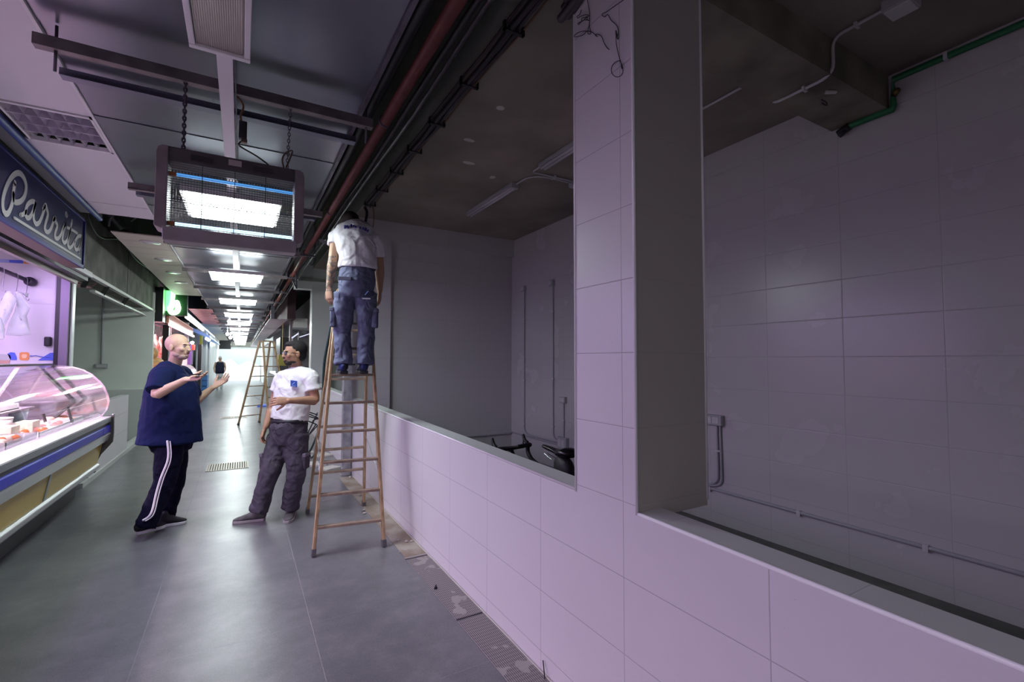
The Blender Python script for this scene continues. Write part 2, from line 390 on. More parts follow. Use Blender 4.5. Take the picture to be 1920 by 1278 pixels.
# white panels over the left side
m = MB()
for a,b_ in ((-2.0,-.6),(-.59,1.2),(1.21,3.585),(4.15,5.52),(5.53,5.93)): m.box(-1.25,-.80,a,b_,3.0,3.012)
struct('ceiling_left_panels', m, WPANEL)
struct('trim_12', MB().box(-1.42,-1.25,-2,6.1,3.03,3.04), mat('soffit_grey',(.30,.31,.30),.6))
struct('trim_13', MB().box(-1.262,-1.248,-2,6.1,2.97,3.04), DSTEEL)
m = MB()
y = 6.72
while y < 12.3: m.box(-1.30,-.81,y,y+.375,3.0,3.012); y += .385
struct('ceiling_beige_slats', m, BEIGE)
m = MB(); y = 15.0
while y < 21: m.box(-1.25,-.72,y,y+.5,2.93,2.945); y += .62
struct('ceiling_pink_slats', m, mat('pink_slats',(.62,.28,.30),.4))
m = MB(); y = 15.3
while y < 21.4: m.box(-1.25,-.72,y,y+.12,2.95,2.96); y += .62
struct('ceiling_pink_slats', m, mat('pale_pink_slats',(.85,.60,.62),.4))
m = MB(); y = 21.5
while y < 41: m.box(-1.5,-.80,y,y+.9,2.98,2.99); y += .95
struct('ceiling_left_far', m, BEIGE)
m = MB(); y = 13.4
while y < 41: m.box(.60,1.02,y,y+.55,2.62,2.635); y += .6
struct('ceiling_right_slats', m, mat('pinkish_slats',(.42,.34,.38),.4))
struct('wall_right_far', MB().box(.62,.70,13.2,13.3,2.62,3.2), DSTEEL)
# ------------------------------------------------------------------ aisle lamps
GLOW = mat('lit_diffuser', (.9,.9,.9), .5, emit=(.88,1.0,.97), es=31)
GLOW2 = mat('lit_diffuser_far', (.9,.9,.9), .5, emit=(.86,.96,1.0), es=30)
GLOWN = mat('lit_diffuser_narrow', (.9,.9,.9), .5, emit=(.88,1.0,.97), es=44)
def aisle_lamp(y0=4.17,y1=4.84,gm=None):
    t = thing('ceiling_lamp',(-.085,4.62,2.80),'bright tube lamp seen glowing through the mesh of the insect trap','lamp','bright tube lamps down the middle of the aisle')
    MB().box(-.425,.255,y0-.02,y1+.02,2.815,2.862).build('lamp_body',WHITEP,t)
    MB().box(-.40,.23,y0,y1,2.798 if gm is None else 2.738,2.816).build('diffuser',gm or GLOW,t,bevel=.012)
    return t
L0 = aisle_lamp()
ords = ['first','second','third','fourth','fifth','sixth','seventh','eighth','ninth','tenth','eleventh']
L1 = aisle_lamp(4.49,4.77,GLOWN); L1.location.y += 3.3
L1['label'] = 'glowing white tube lamp across the aisle ceiling, first in the row beyond the insect trap'
for k in range(2,12):
    dup(L1,(0,3.3*(k-1),0),'glowing white tube lamp across the aisle ceiling, %s in the row beyond the insect trap'%ords[k-1])
L0['label']='glowing white tube lamp hidden behind the mesh of the hanging insect trap'
# far pairs of spot lamps
sp = tag(MB().sph((-.55,24.0,2.72),.07).cyl((-.55,24,2.75),(-.55,24,3.0),.01).build('spot_lamp',GLOW2),'round glowing spot lamp low at left of the far aisle ceiling, upper of two','lamp')
o = dup(sp,(.08,2.0,-.07),'round glowing spot lamp low at left of the far aisle ceiling, lower of two')
sb = tag(MB().sph((-.36,17.6,2.86),.035).cyl((-.36,17.6,2.88),(-.36,17.6,3.0),.01).build('bulb',GLOW2),'small glowing bulb at the left end of the third far lamp','lamp')
dup(sb,(.60,0,-.01),'small glowing bulb at the right end of the third far lamp')
# unlit ribbed fixture at the top of the view
t = thing('ribbed_ceiling_lamp',(-.1,1.6,2.80),'unlit lamp with yellowed ribbed diffuser in white frame at the top of the view','lamp')
m = MB()
for k in range(22):
    x=-.178+k*.0072; m.loft([(x,.93,2.806),(x,2.15,2.806)],.0042,n=6,dome=False)
m.box(-.182,-.020,.93,2.15,2.806,2.812)
m.build('ribbed_diffuser', mat('ribbed_plastic',(.50,.46,.42),.12,spec=.8),t)
m = MB(); m.box(-.205,-.184,.9,2.17,2.795,2.862); m.box(-.018,.004,.9,2.17,2.795,2.862); m.box(-.205,.004,2.152,2.175,2.79,2.862); m.box(-.205,.004,.9,.925,2.79,2.862)
m.build('frame', WHITEP,t,bevel=.003)
MB().box(-.190,-.012,.92,2.155,2.83,2.862).build('housing',WHITEP,t)
# louvre lamp in the left panels
t = thing('louvre_lamp',(-1.0,3.87,3.0),'unlit square-celled chrome louvre lamp set in the white panels at left','lamp')
m=MB(); 
for (x0,x1,y0,y1) in ((-1.215,-.80,3.590,3.612),(-1.215,-.80,4.122,4.145)): m.box(x0,x1,y0,y1,2.992,3.02)
m.box(-.812,-.80,3.59,4.145,2.992,3.02); m.box(-1.22,-1.208,3.59,4.145,2.992,3.02)
m.build('frame',WHITEP,t)
m=MB()
for k in range(1,4): m.box(-1.21,-.81,3.60+.13*k-.002,3.60+.13*k+.002,2.994,3.05)
LV = mat('mirror_louvre',(.80,.76,.84),.35,metal=.7)
m.build('long_blade',LV,t)
m=MB()
for j in range(4):
    for k in range(7):
        x=-1.19+.062*k; y0=3.605+.13*j
        m.add([(x-.014,y0,3.05),(x,y0,2.996),(x+.014,y0,3.05),(x-.014,y0+.126,3.05),(x,y0+.126,2.996),(x+.014,y0+.126,3.05)],[(0,1,4,3),(1,2,5,4),(0,2,1),(3,4,5)])
m.build('cross_blade',LV,t)
MB().box(-1.22,-.80,3.59,4.14,3.06,3.075).build('reflector',mat('dark_reflector',(.30,.28,.34),.3,metal=.7),t)
# recessed lamps in the beige slats
t = thing('recessed_lamp',(-.992,7.08,3.0),'unlit round recessed lamp in beige slats, nearest of the beige row','lamp','round recessed lamps in the beige ceiling')
MB().cyl((-.992,7.08,2.994),(-.992,7.08,3.0),.105,n=28).build('rim',mat('lamp_rim',(.75,.74,.70),.35),t)
MB().cyl((-.992,7.08,2.990),(-.992,7.08,2.9945),.085,n=28).build('lens',mat('lamp_lens',(.80,.80,.78),.2),t)
for k,lb in ((1,'second'),(2,'third'),(3,'fourth')): dup(t,(0,1.13*k,0),'unlit round recessed lamp in beige slats, %s of the beige row'%lb)

# ------------------------------------------------------------------ insect trap
t = thing('insect_trap',(-.045,2.68,2.12),'dusty grey insect trap with wire grid hanging by two chains under the ceiling rail','insect trap')
HOUS = mat('trap_housing',(.24,.20,.22),.45,var=.2,scale=9)
HOUD = mat('trap_housing_dark',(.07,.055,.065),.45,var=.2,scale=9)
X0,X1,Z0,Z1,Y0,Y1 = -.355,.262,2.115,2.545,2.60,2.72
prof=[(X0+.03,Z1),(X1-.03,Z1),(X1-.008,Z1-.01),(X1,Z1-.03),(X1,Z0+.055),(X1-.035,Z0),(X0+.035,Z0),(X0,Z0+.055),(X0,Z1-.03),(X0+.008,Z1-.01)]
# outer frame as ring: four rails
m=MB(); m.prism([(X0+.03,Z1-.065),(X1-.03,Z1-.065),(X1-.03,Z1),(X0+.03,Z1)],'Y',Y0,Y1); m.build('top_rail',HOUD,t,bevel=.006)
m=MB(); m.prism([(X0,Z0+.055),(X0+.045,Z0+.04),(X0+.045,Z1-.065),(X0+.045,Z1-.001),(X0+.022,Z1-.001),(X0+.006,Z1-.012),(X0,Z1-.035)],'Y',Y0-.006,Y1); m.build('end_cheek',HOUS,t,bevel=.004)
m=MB(); m.prism([(X1,Z0+.055),(X1-.045,Z0+.04),(X1-.045,Z1-.065),(X1-.045,Z1-.001),(X1-.022,Z1-.001),(X1-.006,Z1-.012),(X1,Z1-.035)],'Y',Y0-.006,Y1); m.build('end_cheek',HOUS,t,bevel=.004)
m=MB(); m.prism([(Y0-.012,Z0+.055),(Y0+.01,Z0+.058),(Y1-.01,Z0+.058),(Y1,Z0+.05),(Y1-.02,Z0),(Y0+.02,Z0)],'X',X0+.03,X1-.03); m.build('catch_tray',mat('trap_tray',(.27,.24,.26),.4,var=.15,scale=9),t,bevel=.004)
m=MB(); 
for c in (-.18,.075): 
    for k in range(4): m.box(c-.045,c+.045,Y0-.003,Y0+.004,Z1-.048+.007*k,Z1-.0445+.007*k)
m.build('vent_slots',BLKPL,t)
m=MB(); m.box(-.075,-.02,Y0-.003,Y0+.004,Z1-.040,Z1-.012); m.build('maker_plate',mat('plate_grey',(.40,.34,.36),.4),t)
GR = mat('trap_wire',(.06,.075,.075),.35,metal=.7)
m=MB()
for k in range(30):
    z=Z0+.062+k*.0104; m.box(X0+.045,X1-.045,Y0+.004,Y0+.0056,z,z+.0014)
for k in (.25,.5,.75):
    x=X0+.045+(X1-X0-.09)*k; m.box(x-.0016,x+.0016,Y0+.002,Y0+.006,Z0+.055,Z1-.065)
m.build('front_grid',GR,t)
m=MB()
for k in range(46):
    x=X0+.05+k*(X1-X0-.1)/45; m.box(x-.0007,x+.0007,Y0+.050,Y0+.0514,Z0+.06,Z1-.115)
for k in range(22):
    z=Z0+.065+k*.0115; m.box(X0+.045,X1-.045,Y0+.0516,Y0+.053,z,z+.0012)
m.build('high_voltage_grid',GR,t)
m=MB()
for k in range(22):
    z=Z0+.065+k*.014; m.box(X0+.045,X1-.045,Y1-.008,Y1-.0066,z,z+.0012)
m.build('rear_grid',GR,t)
UV = mat('uv_tube',(.25,.5,.9),.2,emit=(.10,.42,1.0),es=.7)
for yy_,z in ((Y0+.03,Z1-.118),(Y0+.03,Z0+.080)):
    m=MB().cyl((X0+.07,yy_,z),(X1-.05,yy_,z),.0075,n=12); tb=m.build('uv_tube',UV if z>Z0+.2 else mat('uv_tube_bright',(.5,.7,.9),.2,emit=(.45,.72,1.0),es=2.2),t)
    MB().cyl((X0+.046,yy_,z),(X0+.075,yy_,z),.010,n=12).build('tube_cap',mat('orange_cap',(.55,.16,.05),.4),tb)
m=MB()
for k in range(40): x=X0+.052+k*.0128; m.box(x,x+.003,Y0+.07,Y0+.0715,Z1-.105,Z1-.085)
m.build('spacer_strip',BLKPL,t)
# chains
def chain(name,a,b_,label,r=.0022,L=.022,mm=None):
    a,b_=Vector(a),Vector(b_); n=max(2,int((b_-a).length/(L*.78))); d=(b_-a)/n; m=MB()
    for i in range(n):
        c=a+d*(i+.5); u=Vector((1,0,0)) if i%2 else Vector((0,1,0)); dz=d.normalized()
        pts=[c+u*(.006*math.cos(q))+dz*(L*.55*math.sin(q)) for q in [k*PI/4 for k in range(9)]]
        m.loft(pts,r,n=5,caps=False)
    return tag(m.build(name,mm or DSTEEL),label,'chain')
ch=at(348,160,'Y',2.67); chain('chain',(ch.x,2.66,2.545),(ch.x,2.67,2.90),'rusty chain holding the left end of the insect trap',.0042)
ch=at(545,205,'Y',2.67); chain('chain',(ch.x-.012,2.66,2.545),(ch.x,2.67,2.90),'thin dark chain holding the right end of the insect trap')
m=MB().loft([(.175,2.66,2.545),(.16,2.65,2.60),(.175,2.65,2.64),(.205,2.65,2.66),(.20,2.65,2.63),(.18,2.66,2.57)],.004,n=6,sub=4)
tag(m.build('wire_tie',mat('rusty_wire',(.10,.06,.05),.6)),'loop of old wire twisted round the right chain of the insect trap','wire')
# socket with plug hanging beside the trunking
t=thing('hanging_socket',(.0,2.7,2.62),'black extension socket hanging by its cable above the insect trap','socket')
a=at(453,228,'Y',2.66); b1=at(458,262,'Y',2.66)
MB().obox((a+b1)/2,(.018,0,0),(0,.016,0),(0,0,(a.z-b1.z)/2)).build('socket_body',BLKPL,t,bevel=.004)
MB().obox(b1+Vector((0,0,-.008)),(.013,0,0),(0,.012,0),(0,0,.008)).build('plug',mat('brown_plug',(.10,.06,.045),.4),t)
MB().loft([(-.045,2.66,2.88),(-.02,2.66,2.84),tuple(a+Vector((-.005,0,.03))),tuple(a)],.005,n=8,sub=5).build('supply_cord',mat('brown_cord',(.16,.08,.04),.5),t)
MB().loft([tuple(b1+Vector((-.012,0,-.01))),tuple(b1+Vector((-.02,0,-.035))),(.04,2.66,2.60),(.09,2.66,2.57),(.12,2.66,2.543)],.004,n=8,sub=6).build('trap_cord',BLACK,t)

# ------------------------------------------------------------------ pipes and cables along the right of the aisle
t = tag(MB().cyl((.69,-2,2.955),(.725,41,2.955),.030,n=20).build('red_pipe',RED),'long red painted pipe running under the ceiling beside the metal sheets','pipe')
m=MB()
for y in (2.67,4.58,6.49,8.4,10.3,12.2,14.1): m.loft([(.69,y,2.955+.034)]+[(.692+.034*math.sin(q),y,2.955+.034*math.cos(q)) for q in [k*PI/5 for k in range(1,11)]],.006,n=6)
m.build('pipe_clamps',DSTEEL,t)
for i,(x,z,r,lb) in enumerate(((.615,3.03,.028,'black conduit in the dark gap at left of the red pipe'),(.775,2.975,.014,'thin black cable close at right of the red pipe'),(.80,2.94,.011,'thinnest black cable furthest right of the red pipe'),(.64,3.09,.020,'black cable lying above and left of the red pipe'))):
    pts=[(x+.006*math.sin(y*2.1+i),y,z+.008*math.sin(y*3.3+i)) for y in [-2+.9*k for k in range(48)]]
    tag(MB().loft(pts,r,n=10,sub=2).build('black_cable',BLACK),'long '+lb,'cable')
m=MB()
for iy,y in enumerate(yy[2:12]):
    tag(MB().box(.60,.80,y-.02,y+.02,2.905,2.925).box(.60,.62,y-.02,y+.02,2.905,3.3).build('pipe_hanger',DSTEEL),'dark steel angle hanger of the red pipe, %s beyond the insect trap'%ORD[iy],'hanger','steel hangers of the red pipe')
# dark hanging arms by the man on the ladder
a=at(600,460,'Y',5.6); tag(MB().bar((.74,5.62,2.93),(1.0,5.5,2.80),.03,.03).bar((.72,5.62,2.93),(.72,5.62,2.86),.02,.02).build('pipe_bracket',DSTEEL),'black angled bracket reaching right from the red pipe beside the man on the ladder','bracket')
m=MB().loft([at(590,462,'Y',5.9),at(592,485,'Y',5.9),at(585,497,'Y',5.9),at(578,488,'Y',5.9),at(574,475,'Y',5.9)],.003,n=6,sub=6)
tag(m.build('wire_loop',BLACK),'thin loose wire loop hanging at left of the man on the ladder','wire')
tag(MB().bar(at(548,525,'Y',7.9),at(556,540,'Y',7.9),.02,.02).bar(at(556,510,'Y',7.9),at(556,541,'Y',7.9),.02,.02).build('rod_hanger',DSTEEL),'dark bent rod hanging off the red pipe above the bearded man','bracket')
# conduit bundle along the edge of the unit ceiling
def wavy(x,z,r,m_,y0,y1,amp,ph,lb,cat='cable'):
    pts=[(x+amp*math.sin(y*2*PI/1.25+ph),y,z-amp*abs(math.sin(y*PI/.62+ph))) for y in [y0+.12*k for k in range(int((y1-y0)/.12)+1)]]
    return tag(MB().loft(pts,r,n=8).build('ceiling_cable',m_),lb,cat)
wavy(1.385,3.60,.020,mat('dark_cable_sheath',(.045,.035,.045),.4),1.9,6.3,.006,0,'thickest dark cable clipped along the edge of the unit ceiling')
wavy(1.425,3.608,.014,mat('dark_cable_sheath',(.045,.035,.045),.4),1.9,6.3,.010,1,'second dark cable clipped right of the thickest cable')
wavy(1.462,3.618,.006,mat('tan_cable',(.22,.12,.07),.5),1.75,6.2,.006,2,'thin tan cable along the edge of the unit ceiling')
wavy(1.345,3.615,.009,mat('dark_cable_sheath',(.045,.035,.045),.4),1.9,6.3,.004,.5,'thin dark cable left of the thickest cable at the ceiling edge')
for iy,y in enumerate((2.4,3.05,3.7,4.3,4.9,5.5,6.1)): tag(MB().box(1.33,1.475,y-.012,y+.012,3.574,3.582).box(1.33,1.345,y-.012,y+.012,3.574,3.63).box(1.46,1.475,y-.012,y+.012,3.574,3.63).build('cable_clip',BLKPL),'small dark saddle clip over the cables at the unit ceiling edge, %s from the pillar'%ORD[iy],'clip','saddle clips of the cable run')
e1=Vector((1.385,6.3,3.60)); e2=at(683,425,'Y',6.3); tag(MB().loft([e1,at(688,400,'Y',6.3),e2,at(672,470,'Y',6.3)],.018,n=8,sub=4).build('dark_drop_cable',mat('dark_cable_sheath',(.045,.035,.045),.4)),'dark thick cable dropping behind the head of the man on the ladder','cable')
tag(MB().loft([(1.46,6.2,3.61),at(701,400,'Y',6.2),at(699,430,'Y',6.2),at(694,470,'Y',6.2)],.006,n=6,sub=4).build('thin_drop_cable',mat('tan_cable',(.22,.12,.07),.5)),'thin brown cable dropping at right of the man on the ladder','cable')
# cut bundle at the top of the pillar
m=MB()
for i,(dz,dx,r) in enumerate(((0,0,.022),(.045,.02,.02),(-.01,.05,.016),(.05,-.03,.018))):
    m.loft([(1.322+dx*.3,1.80-.02*i,3.245+dz),(1.318+dx*.3,1.70,3.25+dz),(1.315,1.55,3.26+dz),(1.315,1.2,3.27+dz),(1.31,.2,3.28+dz)],r,n=10,sub=3)
tag(m.build('cut_cable_bundle',mat('dark_cable_sheath',(.045,.035,.045),.4)),'bundle of thick dark cables cut off at the top of the tiled pillar','cable bundle')
# black wires hanging on the pillar face
WIRE=mat('thin_black_wire',(.02,.018,.022),.5)
def wire(pts,lb,r=.0016,off=.004):
    W=[at(1040+x/7.989,y/7.989,'X',1.346-off-.002*(i%3)) for i,(x,y) in enumerate(pts)]
    return tag(MB().loft(W,r,n=6,sub=3).build('loose_wire',WIRE),lb,'wire')
wire([(490,0),(515,140),(525,200),(522,300),(515,380),(497,455),(500,505),(540,505),(535,460),(520,400),(522,330)],'straight tied black wire hanging down the top left of the pillar')
wire([(400,150),(370,220),(335,245),(345,270),(400,240),(470,220),(515,235),(480,260),(410,270),(405,310),(440,300),(480,245),(490,300),(525,305),(440,300),(410,320),(350,345),(360,365),(400,320)],'small tangled black wire by the top left edge of the pillar')
wire([(535,470),(470,465),(370,480),(295,530),(300,550),(380,540),(440,510),(480,470),(560,480),(605,520),(635,550),(615,510),(680,525),(710,560),(740,640),(780,710),(815,740)],'looped black wire spreading left and right under the straight one on the pillar')
wire([(1030,0),(900,90),(770,180),(715,205),(715,235),(755,250),(790,215),(810,240),(850,310),(910,360),(950,430),(955,520),(930,540),(925,480),(915,455),(918,530),(940,580),(957,575),(925,500),(918,600),(930,700),(960,830),(985,920),(1005,980),(1005,1030),(985,920),(930,920),(870,970),(848,1040),(860,1100),(910,1148),(970,1145),(1015,1100),(1022,1040),(1005,970)],'long black wire ending in a round loop near the right edge of the pillar')

# ------------------------------------------------------------------ electric fittings of the first unit
def conduit(pts,r,m_,lb,cat='conduit',clips=(),n=10,name='conduit'):
    o=tag(MB().loft(pts,r,n=n,sub=1).build(name,m_),lb,cat)
    for c in clips:
        MB().box(c[0]-c[3],c[0]+c[3],c[1]-c[4],c[1]+c[4],c[2]-c[5],c[2]+c[5]).build('clip',PVCL,o)
    return o
XW=3.996
def bend(p0,p1,c,k=6):
    p0,p1,c=Vector(p0),Vector(p1),Vector(c); return [p0*(1-t)**2+c*2*t*(1-t)+p1*t*t for t in [i/k for i in range(k+1)]]
def wallbox(y,z,lb,w_=.055,h=.045,d=.05,name='switch_box',cat='socket box'):
    t=thing(name,(4.01,y,z-h),lb,cat)
    MB().box(4.01-d,4.01,y-w_,y+w_,z-h,z+h).build('box_body',PVC,t,bevel=.006)
    MB().box(4.01-d-.004,4.01-d+.002,y-w_*.7,y-.004,z-h*.6,z+h*.6).box(4.01-d-.004,4.01-d+.002,y+.004,y+w_*.7,z-h*.6,z+h*.6).build('cover',PVCL,t)
    return t
wallbox(6.50,2.745,'small grey socket box high on the side wall, nearer the corner of the two')
wallbox(5.69,2.725,'small grey socket box high on the side wall, further from the corner')
wallbox(5.41,1.010,'grey socket box low on the side wall beside the bicycle saddle',.065)
wallbox(2.955,.995,'grey double socket box right of the big tiled pillar',.10,.05,.055)
wallbox(5.41,.395,'square grey junction box on the side wall just behind the saddle',.11,.085,.06,'junction_box','junction box')
conduit([(XW,6.48,2.70)]+[(XW,6.48,.55)]+bend((XW,6.48,.50),(XW,6.30,.385),(XW,6.48,.39))+[(XW,5.52,.385)],.011,PVC,'grey conduit dropping from the socket box near the corner, then turning right',clips=[(XW,6.48,z,.014,.02,.008) for z in (2.25,1.25,.55)]+[(XW,6.1,.385,.014,.008,.02)])
conduit([(XW,5.67,2.68),(XW,5.67,.52)]+bend((XW,5.67,.50),(XW,5.53,.42),(XW,5.67,.42)),.011,PVC,'grey conduit dropping straight from the further high socket box',clips=[(XW,5.67,z,.014,.02,.008) for z in (2.3,1.3,.6)])
conduit([(XW,5.41,.965),(XW,5.41,.48)],.012,PVC,'short grey conduit from low socket box down to the junction box',clips=[(XW,5.41,.72,.014,.02,.008)])
conduit([(XW,5.31,.33),(XW,3.4,.325),(XW,-3,.312)],.015,PVC,'long grey conduit running low along the side wall of the unit',clips=[(XW,y,.318,.017,.015,.022) for y in (4.6,3.02,2.175,1.353,.5)])
conduit([(XW,6.89,.36),(XW,5.52,.355)],.012,PVC,'short low conduit between room corner and junction box')
conduit([(XW,6.895,.34),(3.2,6.905,.34),(1.95,6.905,.34)],.012,PVC,'grey conduit running low along the end wall of the unit',clips=[(3.55,6.905,.34,.012,.014,.018)])
conduit([(XW,2.93,.95),(XW,2.925,.48)]+bend((XW,2.925,.46),(XW,3.10,.36),(XW,2.925,.36)),.011,PVC,'grey conduit below the double socket box, left one with a bend',clips=[(XW,2.92,.7,.014,.03,.008)])
conduit([(XW,2.895,.95),(XW,2.885,.45)]+bend((XW,2.885,.43),(XW,3.12,.345),(XW,2.885,.345)),.011,PVC,'grey conduit below the double socket box, right one with a bend')
# tubes on the ceiling
def battens(y0,y1,x,lb):
    t=thing('tube_lamp',(x,(y0+y1)/2,3.63),lb,'lamp','unlit sealed tube lamps on the unit ceiling'); del t['group']
    MB().box(x-.045,x+.045,y0,y1,3.59,3.63).build('lamp_body',PVC,t,bevel=.006)
    MB().loft([(x-.022,y0+.03,3.578),(x-.022,y1-.03,3.578)],.018,n=10,dome=False).loft([(x+.022,y0+.03,3.578),(x+.022,y1-.03,3.578)],.018,n=10,dome=False).build('diffuser',mat('clear_cover',(.62,.60,.64),.2),t)
    MB().box(x-.05,x+.05,y0-.02,y0+.04,3.565,3.63).build('end_cap',PVC,t,bevel=.006)
    return t
battens(4.60,5.86,2.70,'unlit sealed tube lamp on the unit ceiling, whole one further from the pillar')
battens(2.75,4.02,2.69,'unlit sealed tube lamp on the unit ceiling, cut off by the big pillar')
zc=3.615
conduit([(2.72,4.58,zc)]+bend((2.72,4.45,zc),(2.95,4.24,zc),(2.72,4.26,zc))+[(3.26,4.24,zc)],.009,PVCL,'curved thin conduit leaving the end of the further tube lamp',n=8)
conduit([(2.69,4.03,zc),(2.69,4.12,zc)]+bend((2.69,4.16,zc),(2.80,4.20,zc),(2.69,4.22,zc))+[(3.26,4.19,zc)],.009,PVCL,'curved thin conduit leaving the end of the tube lamp near the pillar',n=8,clips=[(2.98,4.21,zc,.012,.04,.012)])
t=thing('junction_box',(3.30,4.22,3.63),'square junction box on the unit ceiling at the left edge of the big pillar','junction box'); MB().box(3.24,3.36,4.16,4.28,3.575,3.63).build('box_body',PVC,t,bevel=.006); MB().box(3.25,3.35,4.17,4.27,3.568,3.576).build('cover',PVCL,t)
# conduit over the beam
P=[(3.21,1.95,3.375)]; 
pts=bend((3.20,1.865,3.44),(3.20,1.80,3.375),(3.20,1.865,3.375))+bend((3.20,1.56,3.375),(3.20,1.465,3.45),(3.20,1.465,3.375))+bend((3.20,1.465,3.54),(3.20,1.40,3.615),(3.20,1.465,3.615))+[(3.20,1.19,3.615)]
conduit(pts,.010,PVCL,'lilac grey conduit climbing over the concrete beam at upper right',clips=[(3.20,1.64,3.372,.024,.008,.014),(3.20,1.33,3.612,.024,.008,.014)])
conduit([(3.20,2.75,3.615),(3.20,2.02,3.615),(3.20,1.87,3.615)],.010,PVCL,'short straight ceiling conduit between the pillar and the concrete beam')
t=thing('junction_box',(3.2,1.12,3.63),'junction box with stubs on the dark ceiling at the top right of the view','junction box')
MB().box(3.13,3.27,1.04,1.18,3.56,3.63).build('box_body',PVC,t,bevel=.006); MB().box(3.14,3.26,1.05,1.17,3.553,3.562).build('cover',PVCL,t)
MB().cyl((3.13,1.1,3.60),(3.05,1.1,3.60),.014).cyl((3.16,1.04,3.60),(3.16,.9,3.60),.014).cyl((3.24,1.04,3.60),(3.24,.8,3.60),.014).build('cable_gland',PVC,t)
gpipe=conduit([(3.98,-3,3.575),(3.98,1.44,3.575),(3.98,1.445,3.38),(3.98,1.445,3.36),(3.98,1.75,3.36)],.022,GREEN,'green plastic pipe running along the wall top and round the end of the beam',cat='pipe',name='green_pipe',clips=[(3.98,1.15,3.575,.026,.01,.026)])
MB().cyl((3.98,1.72,3.36),(3.98,1.80,3.33),.03,n=14).cyl((3.98,1.74,3.345),(3.95,1.78,3.30),.018,n=12).build('end_cap',BLKPL,gpipe)
tag(MB().cyl((3.98,1.44,3.46),(3.93,1.40,3.46),.02,n=12).build('brass_valve',mat('brass',(.22,.16,.06),.35,metal=.8)),'small brass fitting on the vertical bit of the green pipe','valve')
tag(MB().loft([(3.45,1.66,3.384),(3.47,1.64,3.36),(3.50,1.65,3.35),(3.48,1.67,3.372)],.004,n=6,sub=3).build('wire_stub',WIRE),'little black wire stub poking out under the concrete beam','wire')
tag(MB().prism([(3.36,1.585),(3.43,1.55),(3.44,1.565),(3.38,1.605)],'Z',3.372,3.384).build('plaster_chip',mat('pale_plaster',(.62,.60,.56),.8)),'white chip of plaster on the underside of the concrete beam','plaster')
# galvanised post in the aisle
t=thing('steel_post',(1.27,6.72,0),'paint-flecked galvanised square post standing beside the low wall behind the ladder','post')
MB().box(1.215,1.325,6.66,6.77,0,3.2).build('shaft',mat('post_steel',(.24,.24,.27),.55,metal=.3,col2=(.42,.42,.44),scale=11),t,bevel=.006)
m=MB().box(1.205,1.335,6.65,6.78,1.50,1.515); m.cyl((1.325,6.7,1.51),(1.37,6.7,1.51),.012).build('band',DSTEEL,t)
conduit([(1.336,6.80,.0),(1.336,6.80,3.4)],.012,PVCL,'thin pale conduit standing right beside the galvanised post')

# ------------------------------------------------------------------ floor details
DRAIN = bpy.data.materials.new('ribbed_drain_metal'); DRAIN.use_nodes=True; nt=DRAIN.node_tree; b=nt.nodes['Principled BSDF']
tc=nt.nodes.new('ShaderNodeTexCoord'); sp_=nt.nodes.new('ShaderNodeSeparateXYZ'); nt.links.new(tc.outputs['Object'],sp_.inputs[0])
wv=_math(nt,'SINE',_math(nt,'MULTIPLY',sp_.outputs[0],2*PI/.0105)); wy=_math(nt,'SINE',_math(nt,'MULTIPLY',sp_.outputs[1],2*PI/.03))
hh=_math(nt,'MULTIPLY_ADD',wy,.35,wv); stp=_math(nt,'GREATER_THAN',hh,.25)
nz=nt.nodes.new('ShaderNodeTexNoise'); nz.inputs['Scale'].default_value=6; nz.inputs['Detail'].default_value=8; nt.links.new(tc.outputs['Object'],nz.inputs['Vector'])
dm=_math(nt,'GREATER_THAN',nz.outputs['Fac'],.60)
m1=nt.nodes.new('ShaderNodeMix'); m1.data_type='RGBA'; m1.inputs[6].default_value=(.12,.11,.115,1); m1.inputs[7].default_value=(.36,.34,.33,1); nt.links.new(stp,m1.inputs[0])
m2=nt.nodes.new('ShaderNodeMix'); m2.data_type='RGBA'; nt.links.new(m1.outputs[2],m2.inputs[6]); m2.inputs[7].default_value=(.40,.38,.35,1); nt.links.new(_math(nt,'MULTIPLY',dm,.75),m2.inputs[0])
nt.links.new(m2.outputs[2],b.inputs['Base Color']); b.inputs['Roughness'].default_value=.5; b.inputs['Metallic'].default_value=.3
bp=nt.nodes.new('ShaderNodeBump'); bp.inputs['Strength'].default_value=.5; bp.inputs['Distance'].default_value=.003; nt.links.new(stp,bp.inputs['Height']); nt.links.new(bp.outputs[0],b.inputs['Normal'])
for i,(y0,y1,lb) in enumerate(((1.66,2.635,'dirty ribbed metal drain cover against the low wall at the bottom of the view'),(2.655,3.63,'dirty ribbed metal drain cover, second from the bottom of the view'),(.68,1.64,'ribbed metal drain cover just below the view'))):
    tag(MB().box(1.158,1.334,y0,y1,.0,.006).build('drain_cover',DRAIN,bevel=.0015),lb,'drain cover')
tag(MB().box(1.15,1.34,3.645,3.67,.0,.008).build('metal_bar',mat('dusty_steel',(.34,.32,.31),.5,metal=.3)),'thin metal bar where the drain covers stop and the bare channel starts','bar')
tag(MB().box(1.16,1.336,3.68,6.6,.0,.004).build('bare_channel',mat('muddy_channel',(.20,.14,.09),.85,col2=(.42,.40,.34),scale=3.2,bump=.6,bscale=18)),'bare dirty channel bed of mud and mortar along the low wall','channel')
for i in range(26):
    y=random.uniform(3.8,6.9); x=random.uniform(1.12,1.33); r=random.uniform(.006,.022)
    o=MB().ell((x,y,r*.5),[(r,0,0),(0,r*.8,0),(0,0,r*.55)],7,5).build('rubble_chip',mat('mortar_chip',(.50,.48,.43),.9)); tag(o,'small chip of mortar lying in the bare channel by the low wall','rubble','mortar chips in the channel')
